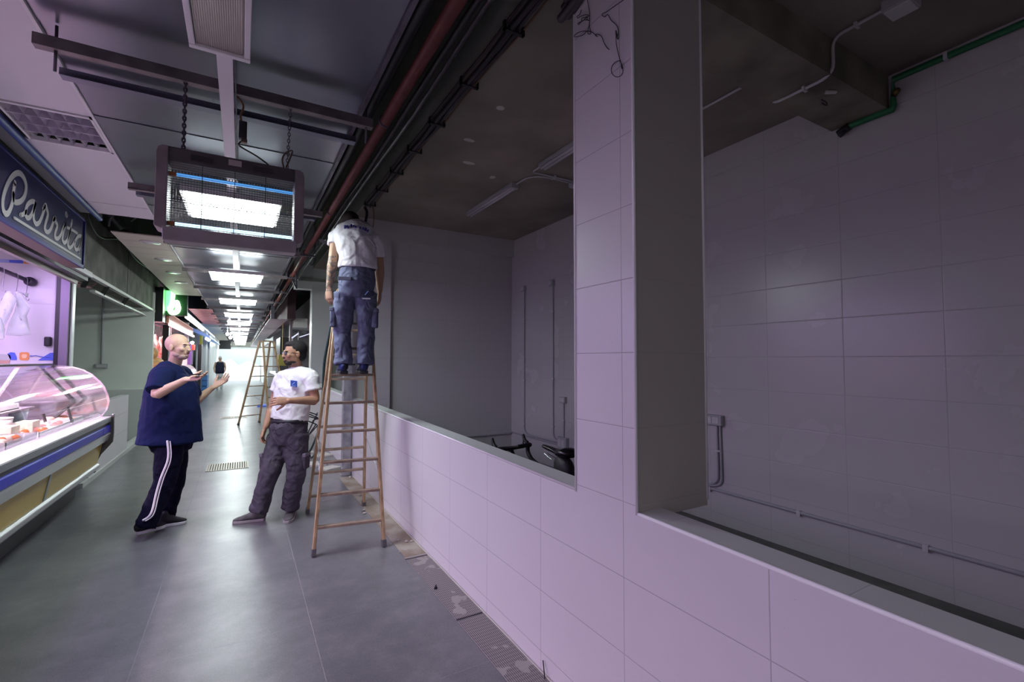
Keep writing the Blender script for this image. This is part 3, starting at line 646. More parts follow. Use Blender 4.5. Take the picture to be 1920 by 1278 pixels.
q=fl(817,1105); tag(MB().ell((q.x,q.y,.012),[(.012,0,0),(0,.009,0),(0,0,.012)],8,6).ell((q.x+.006,q.y+.012,.020),[(.006,0,0),(0,.006,0),(0,0,.008)],6,5).build('black_scrap',BLKPL),'small black scrap on the ribbed drain cover','scrap')
q=fl(1020,1276); tag(MB().cyl((1.325,1.955,.004),(1.338,1.99,.07),.003,n=6).build('cable_end',BLKPL),'short black cable end sticking up beside the wall at the bottom edge','cable')
# mortar line along foot of the wall
tag(MB().loft([(1.338,.7+.15*k,.004+.003*random.random()) for k in range(40)],.0065,n=6).build('mortar_line',mat('mortar_chip',(.50,.48,.43),.9)),'rough line of mortar along the foot of the low wall','mortar')
# slotted floor drains
def grate(x0,x1,y0,y1,lb,n):
    t=thing('floor_grate',((x0+x1)/2,(y0+y1)/2,0),lb,'floor grate')
    MB().box(x0,x1,y0,y0+.02,0,.006).box(x0,x1,y1-.02,y1,0,.006).box(x0,x0+.02,y0,y1,0,.006).box(x1-.02,x1,y0,y1,0,.006).build('grate_frame',mat('brass_grate',(.40,.38,.30),.4,metal=.5),t)
    m=MB()
    for k in range(n): x=x0+.02+(x1-x0-.04)*(k+.5)/n; m.box(x-.008,x+.008,y0+.02,y1-.02,0,.006)
    m.build('grate_bars',mat('brass_grate',(.40,.38,.30),.4,metal=.5),t)
    MB().box(x0+.02,x1-.02,y0+.02,y1-.02,.0,.002).build('grate_pit',mat('pit_dark',(.10,.10,.09),.8),t)
grate(-.40,.13,7.86,8.38,'slotted metal floor grate in the aisle between the two talking men',16)
grate(-.45,.18,14.7,15.2,'slotted metal floor grate further down the aisle',16)
# ------------------------------------------------------------------ first stall on the left: shell
struct('wall_stall_end', MB().box(-4.2,-1.84,7.38,7.46,0,3.0), T_WHITE)
struct('wall_stall_back', MB().box(-3.62,-3.55,-3.2,7.4,0,3.0), tile_mat('tile_stall_back',(.80,.78,.80),'Y',.6,0,'Z',.62,.35,gw=.004,rough=.25,groutdark=.8))
struct('ceiling_stall', MB().box(-3.6,-1.66,-3.2,7.4,2.90,2.95), mat('stall_ceiling_white',(.7,.7,.7),.5))
struct('trim_14', MB().box(-1.875,-1.835,7.30,7.40,0,2.75), BLKPL)
struct('trim_15', MB().box(-1.830,-1.755,7.28,7.42,0,2.75), mat('anodised_post',(.20,.17,.23),.35,metal=.3))
struct('trim_16', MB().box(-1.750,-1.735,7.34,7.44,0,2.70), mat('pale_edge',(.70,.78,.74),.3))
# rails at the head of the opening
struct('trim_17', MB().box(-1.60,-1.56,-2,7.3,2.545,2.605), mat('silver_rail',(.70,.68,.70),.3,metal=.5))
struct('trim_18', MB().box(-1.70,-1.60,-2,7.3,2.50,2.60), BLKPL)
struct('trim_19', MB().box(-1.73,-1.69,-2,7.3,2.46,2.51), mat('brown_rail',(.30,.25,.21),.4))
struct('trim_20', MB().box(-1.55,-1.43,-2,6.3,2.50,2.515), mat('rust_brown_strip',(.12,.07,.05),.5))
struct('wall_fascia', MB().box(-1.70,-1.64,-2,7.4,2.6,4.6), CONC)
# decorative border painted on the end wall tiles
t=thing('painted_border',(-2.1,7.37,1.7),'row of small blue and orange painted shapes along the pink-lit stall wall above the counter','wall border')
BL=mat('border_blue',(.10,.16,.70),.4); OR=mat('border_orange',(.85,.35,.10),.4); PB=mat('border_pale_blue',(.40,.48,.80),.4)
def wallpoly(pts,m_,nm,off=.006,par=t,Y=7.38):
    W=[at(px,py,'Y',Y-off) for px,py in pts]
    return MB().prism([(p.x,p.z) for p in W],'Y',Y-off,Y-off+.004).build(nm,m_,par)
def z5(l): return [(x/5.113,450+y/5.113) for x,y in l]
wallpoly(z5([(360,1152),(480,1080),(520,1078),(545,1110),(545,1152)]),BL,'blue_house')
wallpoly(z5([(185,1085),(200,1074),(265,1074),(280,1090),(275,1145),(255,1152),(200,1150),(185,1140)]),OR,'orange_snail')
wallpoly(z5([(215,1092),(250,1092),(262,1110),(250,1132),(215,1132),(205,1110)]),mat('border_light_orange',(1.,.62,.35),.4),'snail_spiral',.010)
wallpoly(z5([(70,1090),(100,1074),(140,1078),(160,1120),(160,1148),(100,1148)]),BL,'blue_shape')
wallpoly(z5([(285,1105),(300,1103),(305,1112),(290,1118)]),BL,'blue_dot')
wallpoly(z5([(-20,1090),(90,1095),(105,1120),(100,1150),(-20,1150)]),mat('border_grey',(.55,.58,.55),.5),'grey_cluster')
wallpoly(z5([(-20,1150),(95,1150),(90,1180),(-20,1185)]),mat('border_tan',(.65,.40,.30),.5),'tan_cluster')
MB().loft([at(p[0],p[1],'Y',7.372) for p in z5([(300,1112),(340,1106),(370,1112),(430,1122),(470,1120)])],.004,n=5,sub=3).build('blue_line',BL,t)
t2=thing('painted_border',(-2.1,7.37,2.45),'thin blue and orange painted strip high on the pink-lit stall wall','wall border')
wallpoly(z5([(88,188),(225,192),(222,224),(90,216)]),BL,'blue_strip',par=t2); wallpoly(z5([(225,196),(365,206),(360,236),(222,224)]),OR,'orange_strip',par=t2); wallpoly(z5([(-30,180),(85,184),(85,216),(-30,212)]),PB,'pale_blue_strip',par=t2)
wallpoly(z5([(235,200),(350,210),(340,222),(240,212)]),mat('border_brown',(.25,.08,.08),.5),'brown_strip',.009,par=t2)
a=at(90,640,'Y',7.36); t=thing('wall_dispenser',(a.x,7.38,a.z-.06),'small black holder on the pink-lit stall wall','dispenser')
MB().box(a.x-.030,a.x+.030,7.33,7.38,a.z-.055,a.z+.055).build('holder_body',BLKPL,t,bevel=.012)
# hanging rail, hooks and plastic bags
t=thing('hook_rail',(-2.0,7.3,2.3),'dark steel meat rail running out from the stall end wall with hooks','rail')
p1=at(58,528,'Y',7.36); p0=at(-60,480,'X',p1.x-.22)
MB().cyl(p1,p0,.022,n=14).build('rail_tube',DSTEEL,t); MB().cyl((p1.x,7.31,p1.z),(p1.x,7.38,p1.z),.05,n=16).build('wall_flange',DSTEEL,t)
dirv=(p0-p1)
for k,f in enumerate((.10,.27,.5)):
    q=p1+dirv*f; 
    MB().loft([q+Vector((0,0,.03)),q+Vector((.02,-.01,.0)),q+Vector((.01,.02,-.09)),q+Vector((.0,.03,-.20)),q+Vector((.02,.03,-.235)),q+Vector((.03,.02,-.215))],.0035,n=6,sub=4).build('hook',STEEL,t)
BAG=mat('milky_plastic_bag',(.80,.88,.82),.2,trans=.5,ior=1.05,alpha=.8,var=.1,scale=6,bump=1.0,bscale=14,spec=.8)
def bag(poly,Y,lb,seed):
    rnd=random.Random(seed); W=[at(px,py,'Y',Y) for px,py in poly]; n=len(W)
    c=sum(W,Vector())/n; m=MB(); N=6; vs=[]
    for j,s_ in enumerate((-1,1)):
        vs.append(c+Vector((0,s_*.035,0)))
        for k in range(1,N+1):
            for i,pw in enumerate(W):
                f=k/N; q=c+(pw-c)*f; q=q+Vector((rnd.uniform(-.006,.006),s_*(.035*(1-f**2))+rnd.uniform(-.008,.008),rnd.uniform(-.004,.004))); vs.append(q)
    f_=[]
    for j in range(2):
        o_=j*(1+N*n)
        for i in range(n): f_.append((o_,o_+1+i,o_+1+(i+1)%n))
        for k in range(N-1):
            for i in range(n): a_=o_+1+k*n; f_.append((a_+i,a_+n+i,a_+n+(i+1)%n,a_+(i+1)%n))
    o_=1+(N-1)*n; q_=1+N*n+1+(N-1)*n
    for i in range(n): f_.append((o_+i,o_+(i+1)%n,q_+(i+1)%n,q_+i))
    m.add(vs,f_,True); return tag(m.build('plastic_bag',BAG),lb,'plastic bag')
bag(z5([(60,495),(100,485),(165,560),(110,690),(60,800),(20,880),(-20,850),(-40,700),(20,560)]),6.95,'milky plastic bag hanging in the stall, crumpled one at left',1)
bag(z5([(140,485),(200,500),(300,640),(250,730),(290,880),(300,905),(180,915),(50,910),(80,800),(140,680),(170,580)]),7.05,'milky plastic bag hanging in the stall, widest one at right',2)
bag(z5([(205,495),(275,510),(262,552),(225,520)]),7.12,'small green-tinted plastic bag corner folded over the hook at right',4)
bag(z5([(-30,700),(15,760),(40,860),(40,950),(-40,965)]),6.6,'milky green plastic bag at the left edge of the view',3)

# ------------------------------------------------------------------ sign over the stall
t=thing('shop_sign',(-1.42,4.2,2.5),'dark blue shop sign with white script lettering above the pink-lit meat stall','sign')
MB().box(-1.50,-1.425,-1.5,6.28,2.505,2.995).build('sign_box',mat('sign_navy',(.008,.008,.065),.35,spec=.2),t,bevel=.004)
m=MB().box(-1.428,-1.412,-1.5,6.30,2.495,2.53).box(-1.428,-1.412,-1.5,6.30,2.975,3.0).box(-1.428,-1.412,6.27,6.30,2.495,3.0)
m.build('sign_frame',mat('sign_frame_blue',(.022,.020,.15),.5,spec=.2),t,bevel=.003)
LET=mat('sign_lettering',(.50,.48,.48),.5)
def stroke(pts,wd,nm='lettering',par=t):
    W=[at(x/3.759,180+y/3.759,'X',-1.4235) for x,y in pts]
    W=[Vector((-1.4225,q.y,q.z)) for q in W]
    return MB().loft(W,[(.002,wd)]*len(W) if False else [(wd,.003)]*len(W),n=10,side=None,sub=4).build(nm,m_let,par)
m_let=LET
def flatstroke(pts,w0,nm,off=.0):
    """brush stroke lying flat on the sign face"""
    W=[at(p[0]/3.759,180+p[1]/3.759,'X',-1.4235) for p in pts]; P2=[(q.y,q.z) for q in W]
    Q=[]
    for i in range(len(P2)-1):
        a=P2[max(i-1,0)];b_=P2[i];c=P2[i+1];d=P2[min(i+2,len(P2)-1)]
        for k in range(5):
            u=k/5; Q.append(tuple(.5*((2*b_[j])+(c[j]-a[j])*u+(2*a[j]-5*b_[j]+4*c[j]-d[j])*u*u+(3*b_[j]-a[j]-3*c[j]+d[j])*u**3) for j in (0,1)))
    Q.append(P2[-1]); L=[];R_=[]
    for i,q in enumerate(Q):
        a=Q[max(i-1,0)];b_=Q[min(i+1,len(Q)-1)]; dx,dz=b_[0]-a[0],b_[1]-a[1]; l=math.hypot(dx,dz) or 1e-6
        nx,nz=-dz/l*w0,dx/l*w0; L.append((q[0]+nx,q[1]+nz)); R_.append((q[0]-nx,q[1]-nz))
    n=len(Q); x0,x1=-1.4255,-1.4205+off
    vs=[(x1,*p) for p in L]+[(x1,*p) for p in R_]+[(x0,*p) for p in L]+[(x0,*p) for p in R_]
    f=[]
    for i in range(n-1): f+=[(i,i+1,n+i+1,n+i),(i+1,i,2*n+i,2*n+i+1),(n+i,n+i+1,3*n+i+1,3*n+i)]
    m=MB().add(vs,f)
    for q in (Q[0],Q[-1]): 
        k=len(m.v); pts_=[(x1,q[0]+w0*math.cos(2*PI*j/12),q[1]+w0*math.sin(2*PI*j/12)) for j in range(12)]; m.add(pts_+[(x0,p[1],p[2]) for p in pts_],[tuple(range(12))]+[(j,(j+1)%12,(j+1)%12+12,j+12) for j in range(12)])
    return m
m=MB()
def app(mm): m.add(mm.v,mm.f)
app(flatstroke([(102,612),(92,670),(88,730),(75,780),(55,822),(34,826),(18,790),(18,725),(38,650),(72,580),(110,545),(145,548),(172,590),(182,640),(172,700),(145,738),(112,748),(95,735),(92,690)],.021,'letter'))
m.build('letter_p',LET,t); m=MB()
app(flatstroke([(248,752),(225,742),(195,760),(180,800),(180,845),(200,858),(222,830),(242,775),(250,745),(236,810),(236,870),(252,900),(275,888),(296,840),(314,778)],.019,'l')); app(flatstroke([(140,838),(162,832),(182,812)],.017,'l')); m.build('letter_a',LET,t); m=MB()
app(flatstroke([(303,790),(318,768),(326,790),(335,835),(318,900),(314,940),(334,958),(356,935),(372,890),(384,862)],.019,'l')); m.build('letter_r',LET,t); m=MB()
app(flatstroke([(374,872),(384,858),(392,890),(402,912),(388,960),(386,992),(404,1004),(424,980),(440,940),(456,905)],.018,'l')); m.build('letter_r',LET,t); m=MB()
app(flatstroke([(456,905),(444,960),(438,1010),(450,1032),(468,1020),(482,985),(492,950)],.018,'l')); app(flatstroke([(466,830),(470,840)],.024,'l')); m.build('letter_i',LET,t); m=MB()
app(flatstroke([(506,880),(492,950),(480,1010),(476,1050),(490,1068),(508,1052),(524,1020)],.018,'l')); app(flatstroke([(470,925),(505,942),(545,968)],.013,'l')); m.build('letter_t',LET,t); m=MB()
app(flatstroke([(574,990),(556,985),(536,1005),(524,1045),(530,1078),(546,1078),(562,1045),(576,990),(566,1040),(556,1080),(555,1104)],.018,'l')); m.build('letter_a',LET,t); m=MB()
app(flatstroke([(96,856),(330,1002),(568,1150)],.011,'l')); m.build('underline',LET,t)
# blue tube along the edge of the soffit
tag(MB().cyl((-1.265,-2,2.985),(-1.265,6.1,2.985),.024,n=16).build('blue_edge_tube',mat('blue_tube',(.015,.03,.18),.5,spec=.2)),'shiny blue tube edging the white panels above the shop sign','tube')

# ------------------------------------------------------------------ refrigerated counter
YE=7.2; YS=-1.2
t=thing('display_counter',(-1.6,3,0),'long refrigerated meat counter with curved glass and blue stripe under the script sign','display counter')
SIL=mat('counter_silver',(.55,.56,.58),.28,metal=.75); SILD=mat('counter_dark_silver',(.32,.34,.36),.3,metal=.7)
MB().prism([(-1.31,.885),(-1.312,.838),(-1.36,.838),(-1.40,.885)],'Y',YS,YE).build('ledge_front',SILD,t,bevel=.004)
MB().prism([(-1.312,.888),(-1.40,.888),(-1.44,.905),(-1.312,.900)],'Y',YS,YE).build('ledge_top',mat('ledge_white',(.85,.84,.86),.2),t)
MB().prism([(-1.40,.89),(-1.45,.905),(-1.47,.905),(-1.47,.86),(-1.40,.86)],'Y',YS,YE).build('glass_channel',SIL,t)
MB().box(-1.345,-1.335,YS,YE-.02,.800,.838).build('dark_strip',BLKPL,t)
MB().prism([(-1.325,.800),(-1.318,.790),(-1.318,.728),(-1.325,.718),(-1.36,.718),(-1.36,.80)],'Y',YS,YE-.03).build('blue_stripe',mat('counter_blue',(.012,.016,.42),.3),t)
MB().box(-1.322,-1.316,YE-.35,YE-.03,.725,.793).build('stripe_end',mat('counter_deep_blue',(.02,.02,.40),.3),t)
MB().prism([(-1.315,.716),(-1.312,.70),(-1.335,.622),(-1.37,.615),(-1.37,.716)],'Y',YS,YE-.03).build('chrome_band',SIL,t)
YEL=mat('cream_yellow_panel',(.50,.36,.08),.35)
k=0; y=YE-.05
m=MB()
while y > YS+.2:
    y0=max(y-1.72,YS); o=MB().prism([(-1.375,.62),(-1.42,.37),(-1.45,.37),(-1.45,.62)],'Y',y0+.03,y).build('yellow_panel',YEL,t)
    m.prism([(-1.368,.62),(-1.412,.37),(-1.45,.37),(-1.45,.62)],'Y',y0-.02,y0+.03); y=y0-.02
m.build('panel_divider',SILD,t)
MB().prism([(-1.405,.375),(-1.385,.355),(-1.385,.325),(-1.44,.27),(-1.50,.25),(-1.50,.375)],'Y',YS,YE-.1).build('bumper_rail',SIL,t,bevel=.006)
MB().box(-2.25,-1.60,YS,YE-.05,0,.30).build('plinth',mat('plinth_dark',(.13,.14,.13),.6),t)
MB().box(-2.30,-1.46,YS,YE-.03,.25,.62).build('lower_body',SILD,t)
MB().box(-2.30,-1.37,YS,YE-.03,.62,.80).build('well',mat('well_steel',(.70,.68,.70),.3,metal=.3),t)
MB().box(-2.36,-2.30,YS,YE,.25,1.05).build('rear_panel',SIL,t)
MB().prism([(-2.36,.80),(-1.40,.80),(-1.47,.855),(-2.30,.90)],'Y',YS,YE-.02).build('display_deck',mat('deck_white',(.86,.84,.86),.25),t)
# dark shaped end cheek
ck=[(-1.290,.905),(-1.286,.70),(-1.292,.60),(-1.33,.545),(-1.395,.46),(-1.43,.38),(-1.44,.255),(-1.50,.25),(-2.34,.25),(-2.34,.90)]
MB().prism(ck,'Y',YE-.03,YE+.01).build('end_cheek',mat('cheek_dark',(.085,.07,.075),.4),t,bevel=.006)
MB().sph((-1.30,YE,.915),.018).build('cheek_knob',SIL,t)
GLASS=bpy.data.materials.new('counter_glass'); GLASS.use_nodes=True; nt=GLASS.node_tree; nt.nodes.clear()
out=nt.nodes.new('ShaderNodeOutputMaterial'); mxs=nt.nodes.new('ShaderNodeMixShader'); tr=nt.nodes.new('ShaderNodeBsdfTransparent'); gl=nt.nodes.new('ShaderNodeBsdfGlossy'); lw0=nt.nodes.new('ShaderNodeLayerWeight'); lw0.inputs[0].default_value=.5; lw1=_math(nt,'POWER',lw0.outputs['Facing'],4.0); lwm=nt.nodes.new('ShaderNodeMath'); lwm.operation='MULTIPLY_ADD'; nt.links.new(lw1,lwm.inputs[0]); lwm.inputs[1].default_value=.5; lwm.inputs[2].default_value=.045; lw=lwm
gl.inputs['Roughness'].default_value=.06; tr.inputs[0].default_value=(.93,.95,.94,1)
nt.links.new(lw.outputs[0],mxs.inputs[0]); nt.links.new(tr.outputs[0],mxs.inputs[1]); nt.links.new(gl.outputs[0],mxs.inputs[2]); nt.links.new(mxs.outputs[0],out.inputs[0])
gp=[(-1.430,.905),(-1.345,1.0),(-1.335,1.08),(-1.35,1.16),(-1.385,1.25),(-1.43,1.32),(-1.50,1.40),(-1.58,1.455),(-1.68,1.49),(-1.78,1.505),(-1.86,1.51)]
gp[0]=(-1.40,.905); gp[1]=(-1.352,.98)
def glass(y0,y1):
    n=len(gp); vs=[];
    for d in (0,.005): vs+=[(x-d*.8,y0,z-d*.5) for x,z in gp]+[(x-d*.8,y1,z-d*.5) for x,z in gp]
    f=[(i,i+1,n+i+1,n+i) for i in range(n-1)]+[(2*n+i,3*n+i,3*n+i+1,2*n+i+1) for i in range(n-1)]
    f+=[(0,n,3*n,2*n),(n-1,3*n-1,4*n-1,2*n-1)]
    return MB().add(vs,f,True).build('curved_glass',GLASS,t)
ye=YE-.02
for y0 in (4.72,2.34,-.04): glass(y0,y0+2.36)
n=len(gp); MB().prism([*gp,(-1.95,1.51),(-2.28,1.20),(-2.30,.905)],'Y',YE-.02,YE-.012).build('end_panel',mat('mirror_end_panel',(.86,.78,.84),.10,metal=.85),t)
m=MB().box(-2.02,-1.84,YS,YE-.02,1.500,1.524); m.build('service_shelf',mat('smoked_shelf',(.12,.12,.13),.12,spec=.8),t,bevel=.004)
DG=mat('support_grey',(.10,.10,.11),.35,metal=.3); WS=mat('support_white',(.80,.76,.80),.35)
for y in (6.95,4.60,2.2): 
    MB().bar((-1.90,y,1.495),(-1.60,y+.02,1.10),.10,.02,side=(0,1,0)).build('glass_arm',DG,t)
    MB().bar((-1.60,y+.02,1.10),(-1.78,y,.90),.09,.02,side=(0,1,0)).build('glass_arm_foot',DG,t)
    MB().bar((-2.0,y-.18,1.50),(-2.22,y-.18,1.02),.075,.015,side=(0,1,0)).build('rear_support',WS,t)
MB().box(-2.30,-2.285,YS,YE-.05,.90,1.50).build('rear_doors',mat('rear_glass_purple',(.42,.36,.50),.15,trans=.0),t)
m=MB()
for k in range(9): m.bar((-2.22,YS,1.10+.022*k),(-2.22,YE-.4,1.10+.022*k),.007,.007)
m.build('air_grille',mat('grille_pink_grey',(.52,.45,.50),.3,metal=.3),t)
m=MB().box(-2.26,-1.90,YS,YE-.3,1.055,1.07); m.build('upper_shelf',SIL,t)
# small lamps under the shelf of the counter (they light the meat)
area('counter_lamp_light',(-1.90,4.9,1.49),.04,3.8,90,(1.0,.72,.86)); area('counter_lamp_light',(-1.90,.9,1.49),.04,3.4,40,(1.0,.72,.86))
# meat and trays on the deck
MEAT=[mat('meat_pink',(.72,.22,.20),.3,col2=(.90,.62,.58),scale=22),mat('meat_red',(.50,.06,.06),.3,col2=(.75,.35,.32),scale=26),mat('chicken_pale',(.88,.70,.58),.35,col2=(.80,.50,.42),scale=14),mat('sausage_orange',(.72,.20,.06),.35,col2=(.5,.10,.04),scale=12)]
TRAY=mat('white_tray',(.88,.88,.90),.3); CLR=mat('clear_plastic_box',(.9,.9,.95),.12,trans=.75,ior=1.1)
def deckz(x): return .855+(-1.47-x)*.054
def tray(x,y,wx,wy,h,kind,lb,mk=None,z=None):
    z=z or deckz(x)+.006; tt=thing('meat_tray',(x,y,z),lb,'tray')
    m=MB().box(x-wx,x+wx,y-wy,y+wy,z,z+.006)
    for (a,b_,c,d) in ((x-wx,x-wx+.006,y-wy,y+wy),(x+wx-.006,x+wx,y-wy,y+wy),(x-wx,x+wx,y-wy,y-wy+.006),(x-wx,x+wx,y+wy-.006,y+wy)): m.box(a,b_,c,d,z,z+h)
    m.build('tray_body',CLR if mk=='clear' else TRAY,tt)
    nn=max(3,int(wx*wy*700))
    nn=min(nn,14)
    for k in range(nn):
        px=x+random.uniform(-.72,.72)*wx; py=y+random.uniform(-.8,.8)*wy; r=random.uniform(.035,.055)
        o=MB().ell((px,py,z+h*.55+random.uniform(0,.02)),[(r,0,0),(0,r*random.uniform(.7,1.3),0),(0,0,r*.62)],10,7).build('meat_piece',MEAT[kind if random.random()<.75 else (kind+1)%4],tt)
    return tt
# front row of trays (nearest to the glass), then the back row
tray(-1.66,4.58,.15,.26,.085,2,'white meat tray at the left edge of the view in the counter')
tray(-1.66,5.22,.16,.30,.075,2,'clear plastic box of pale meat balls in the front of the counter','clear')
tray(-1.66,5.86,.15,.24,.06,3,'tray of orange sausages and white cartons in the middle of the counter')
tray(-1.68,6.40,.14,.20,.05,0,'low tray of pink meat in front of the counter arm')
tray(-1.68,6.88,.14,.18,.06,2,'tray of pale chicken at the glazed end of the counter')
tray(-2.05,4.5,.15,.40,.06,1,'back tray of red meat at the left of the counter')
tray(-2.05,5.4,.15,.40,.06,0,'back tray of pink meat behind the clear plastic box')
tray(-2.05,6.3,.15,.40,.06,0,'back tray of pink meat behind the counter arm')
for k_,y_ in enumerate((3.9,4.7,5.5,6.3)): tray(-2.08,y_,.13,.36,.05,(0,1,2,0)[k_],'tray of meat on the raised rear shelf of the counter, %s from left'%ORD[k_],z=1.072)
for (x,y,lb) in ((-1.72,5.62,'cream carton standing among the sausages, nearer the clear box'),(-1.70,6.02,'cream carton standing among the sausages, further from the clear box'),(-1.80,4.8,'cream carton at the left edge behind the meat balls')):
    z=deckz(x)+.03; tag(MB().box(x-.06,x+.06,y-.09,y+.09,z,z+.10).build('carton',mat('cream_carton',(.82,.74,.58),.5),bevel=.006),lb,'carton')
for (x,y,r,lb,c) in ((-1.98,6.75,.075,'round pale blue tub inside the glazed end of the counter',(.62,.74,.84)),(-1.85,5.9,.085,'white round bowl with lid on the meat in the counter',(.86,.86,.88))):
    z=deckz(x)+.06; tt=thing('tub',(x,y,z),lb,'tub'); MB().loft([(x,y,z),(x,y,z+.10)],[r*.85,r],n=24,dome=False).build('tub_body',mat('tub_%d'%int(r*1000),c,.35),tt); MB().cyl((x,y,z+.10),(x,y,z+.112),r*1.03,n=24).build('lid',TRAY,tt)
for (x,y,lb,c,s_) in ((-1.57,6.70,'black price card standing at the glazed end of the counter',(.06,.05,.06),1),(-1.74,6.60,'flat dark price card lying beside the counter arm',(.12,.10,.14),.6)):
    z=deckz(x)+.04; tag(MB().obox((x,y,z+.08*s_),(.0,.035,.0),(.004,0,.0),(-.02*s_,0,.085*s_)).build('price_card',mat('card_dark',c,.4)),lb,'price card')
t3=thing('kitchen_scale',(-2.0,4.75,1.525),'dark electronic scale seen through the glass at the left of the counter','scale')
MB().box(-2.1,-1.9,4.55,4.95,.97,1.0).build('scale_base',DG,t3,bevel=.01); MB().prism([(-2.12,1.0),(-1.94,1.0),(-1.97,1.14),(-2.12,1.17)],'Y',4.6,4.9).build('scale_body',mat('scale_grey',(.30,.27,.32),.3),t3,bevel=.01)

# ------------------------------------------------------------------ empty stall behind the counter
t=thing('wall_socket',(-2.43,12.29,1.40),'grey socket box low on the green grey wall of the empty stall at left','socket box')
MB().box(-2.53,-2.33,12.24,12.3,1.40,1.49).build('box_body',PVC,t,bevel=.006); MB().box(-2.50,-2.36,12.232,12.242,1.42,1.47).build('cover',PVCL,t)
conduit([(-2.43,12.285,1.49),(-2.45,12.285,2.95)],.02,PVC,'grey conduit on the green grey wall of the empty stall at left')
tag(MB().loft([at(135,500,'Y',8.2),at(180,520,'Y',8.2),at(172,536,'Y',8.2),at(140,528,'Y',8.2)],.006,n=6,sub=4).build('loose_cable',mat('pinkish_cable',(.25,.12,.15),.5)),'loose cable dangling under the white rail next to the stall post','cable')
for k in range(5):
    a=at(random.uniform(165,285),random.uniform(395,470),'X',-1.5); 
tag(MB().loft([(-1.45,6.4,3.2),(-1.5,6.9,3.08),(-1.55,7.6,3.10),(-1.5,8.4,3.25),(-1.52,9.6,3.2),(-1.5,11,3.25)],.014,n=8,sub=6).build('sagging_cable',BLACK),'sagging black cable over the raw concrete beam at left','cable')
tag(MB().loft([(-1.0,6.2,3.14),(-1.1,6.35,3.20),(-1.25,6.5,3.12),(-1.3,6.65,3.05)],.012,n=8,sub=5).loft([(-.9,6.3,3.3),(-1.0,6.4,3.16),(-1.1,6.6,3.12)],.010,n=8,sub=5).build('loose_cables',BLACK),'loose black cables in the dark gap between white panels and beige slats','cable')
for (y0,y1,x,z,r) in ((8,12,-1.40,3.28,.05),(7.2,9.5,-1.50,3.45,.06)):
    tag(MB().cyl((x,y0,z),(x,y1,z),r,n=14).build('duct_pipe',DSTEEL),'dark pipe in the gap above the concrete beam, %s one'%('thinner' if r<.055 else 'thicker'),'pipe')
tag(MB().box(-1.68,-1.50,12.55,12.95,2.40,3.15).build('hanging_board',BLKPL),'tall black board hanging between the empty stall and the green sign','panel')

# ------------------------------------------------------------------ green neon sign
t=thing('green_neon_sign',(-1.38,13.0,2.55),'glowing green and white neon sign hanging over the second butcher stall','sign')
MB().box(-1.62,-1.10,13.0,13.14,2.58,3.22).build('sign_box',mat('sign_dark_green',(.01,.05,.015),.4),t,bevel=.01)
NG=mat('neon_green',(.1,.9,.2),.4,emit=(.10,1.0,.16),es=3.2); NW=mat('neon_white_green',(.9,1,.9),.4,emit=(.6,1.0,.6),es=9)
MB().box(-1.55,-1.40,12.975,13.0,2.68,3.14).build('green_tube',NG,t,bevel=.02)
MB().loft([(-1.37,12.96,3.12),(-1.38,12.96,2.92),(-1.40,12.96,2.80)],.038,n=12,sub=4).loft([(-1.30,12.96,2.88),(-1.27,12.96,2.75),(-1.30,12.96,2.66),(-1.38,12.96,2.64),(-1.42,12.96,2.72),(-1.38,12.96,2.80)],.052,n=12,sub=4).build('white_tube',NW,t)

# ------------------------------------------------------------------ second butcher stall with hanging hams, further stalls
struct('wall_side', MB().box(-4.2,-1.75,21.5,21.6,0,3.0), WALLG)
struct('wall_stall_back', MB().box(-3.3,-3.2,12.5,21.5,0,2.95), mat('dim_stall_back',(.30,.20,.26),.5))
def fascia(y0,y1,x,z0,z1,m_,nm,lb,cat='fascia',tilt=.0):
    return tag(MB().prism([(x,z0),(x+tilt,z1),(x-.05+tilt,z1),(x-.05,z0)],'Y',y0,y1).build(nm,m_),lb,cat)
fascia(13.2,19.5,-1.42,2.36,2.42,mat('lit_edge_pink',(.95,.7,.72),.4,emit=(1,.72,.78),es=1.6),'lit_edge','glowing pink white edge strip over the hanging hams','light strip')
fascia(13.2,19.5,-1.46,2.42,2.66,mat('salmon_fascia',(.70,.32,.22),.4),'fascia_board','salmon coloured fascia board under the green sign')
fascia(13.2,26,-1.10,2.62,2.68,SIL,'silver_canopy_rail','silver canopy edge running over the second butcher stall','rail')
fascia(13.5,19.4,-1.14,2.58,2.62,mat('lit_edge_white',(.9,.9,.9),.4,emit=(1,.9,.9),es=3),'lit_edge','short bright tube under the canopy right of the green sign','light strip')
tag(MB().box(-1.62,-1.50,13.62,13.80,0,2.4).build('stall_post',BLKPL),'black post of the second butcher stall in front of the hanging hams','post')
tag(MB().box(-1.60,-1.52,14.2,14.28,0,2.4).build('stall_post',mat('pinkish_post',(.75,.60,.65),.4)),'thin pale post right of the black post by the hanging hams','post')
HAM=mat('hanging_ham',(.72,.42,.42),.4,col2=(.90,.80,.80),scale=16); HAMR=mat('hanging_sausage_red',(.55,.10,.08),.4,col2=(.8,.4,.35),scale=18); PUR=mat('hanging_purple',(.28,.12,.50),.4)
h=None
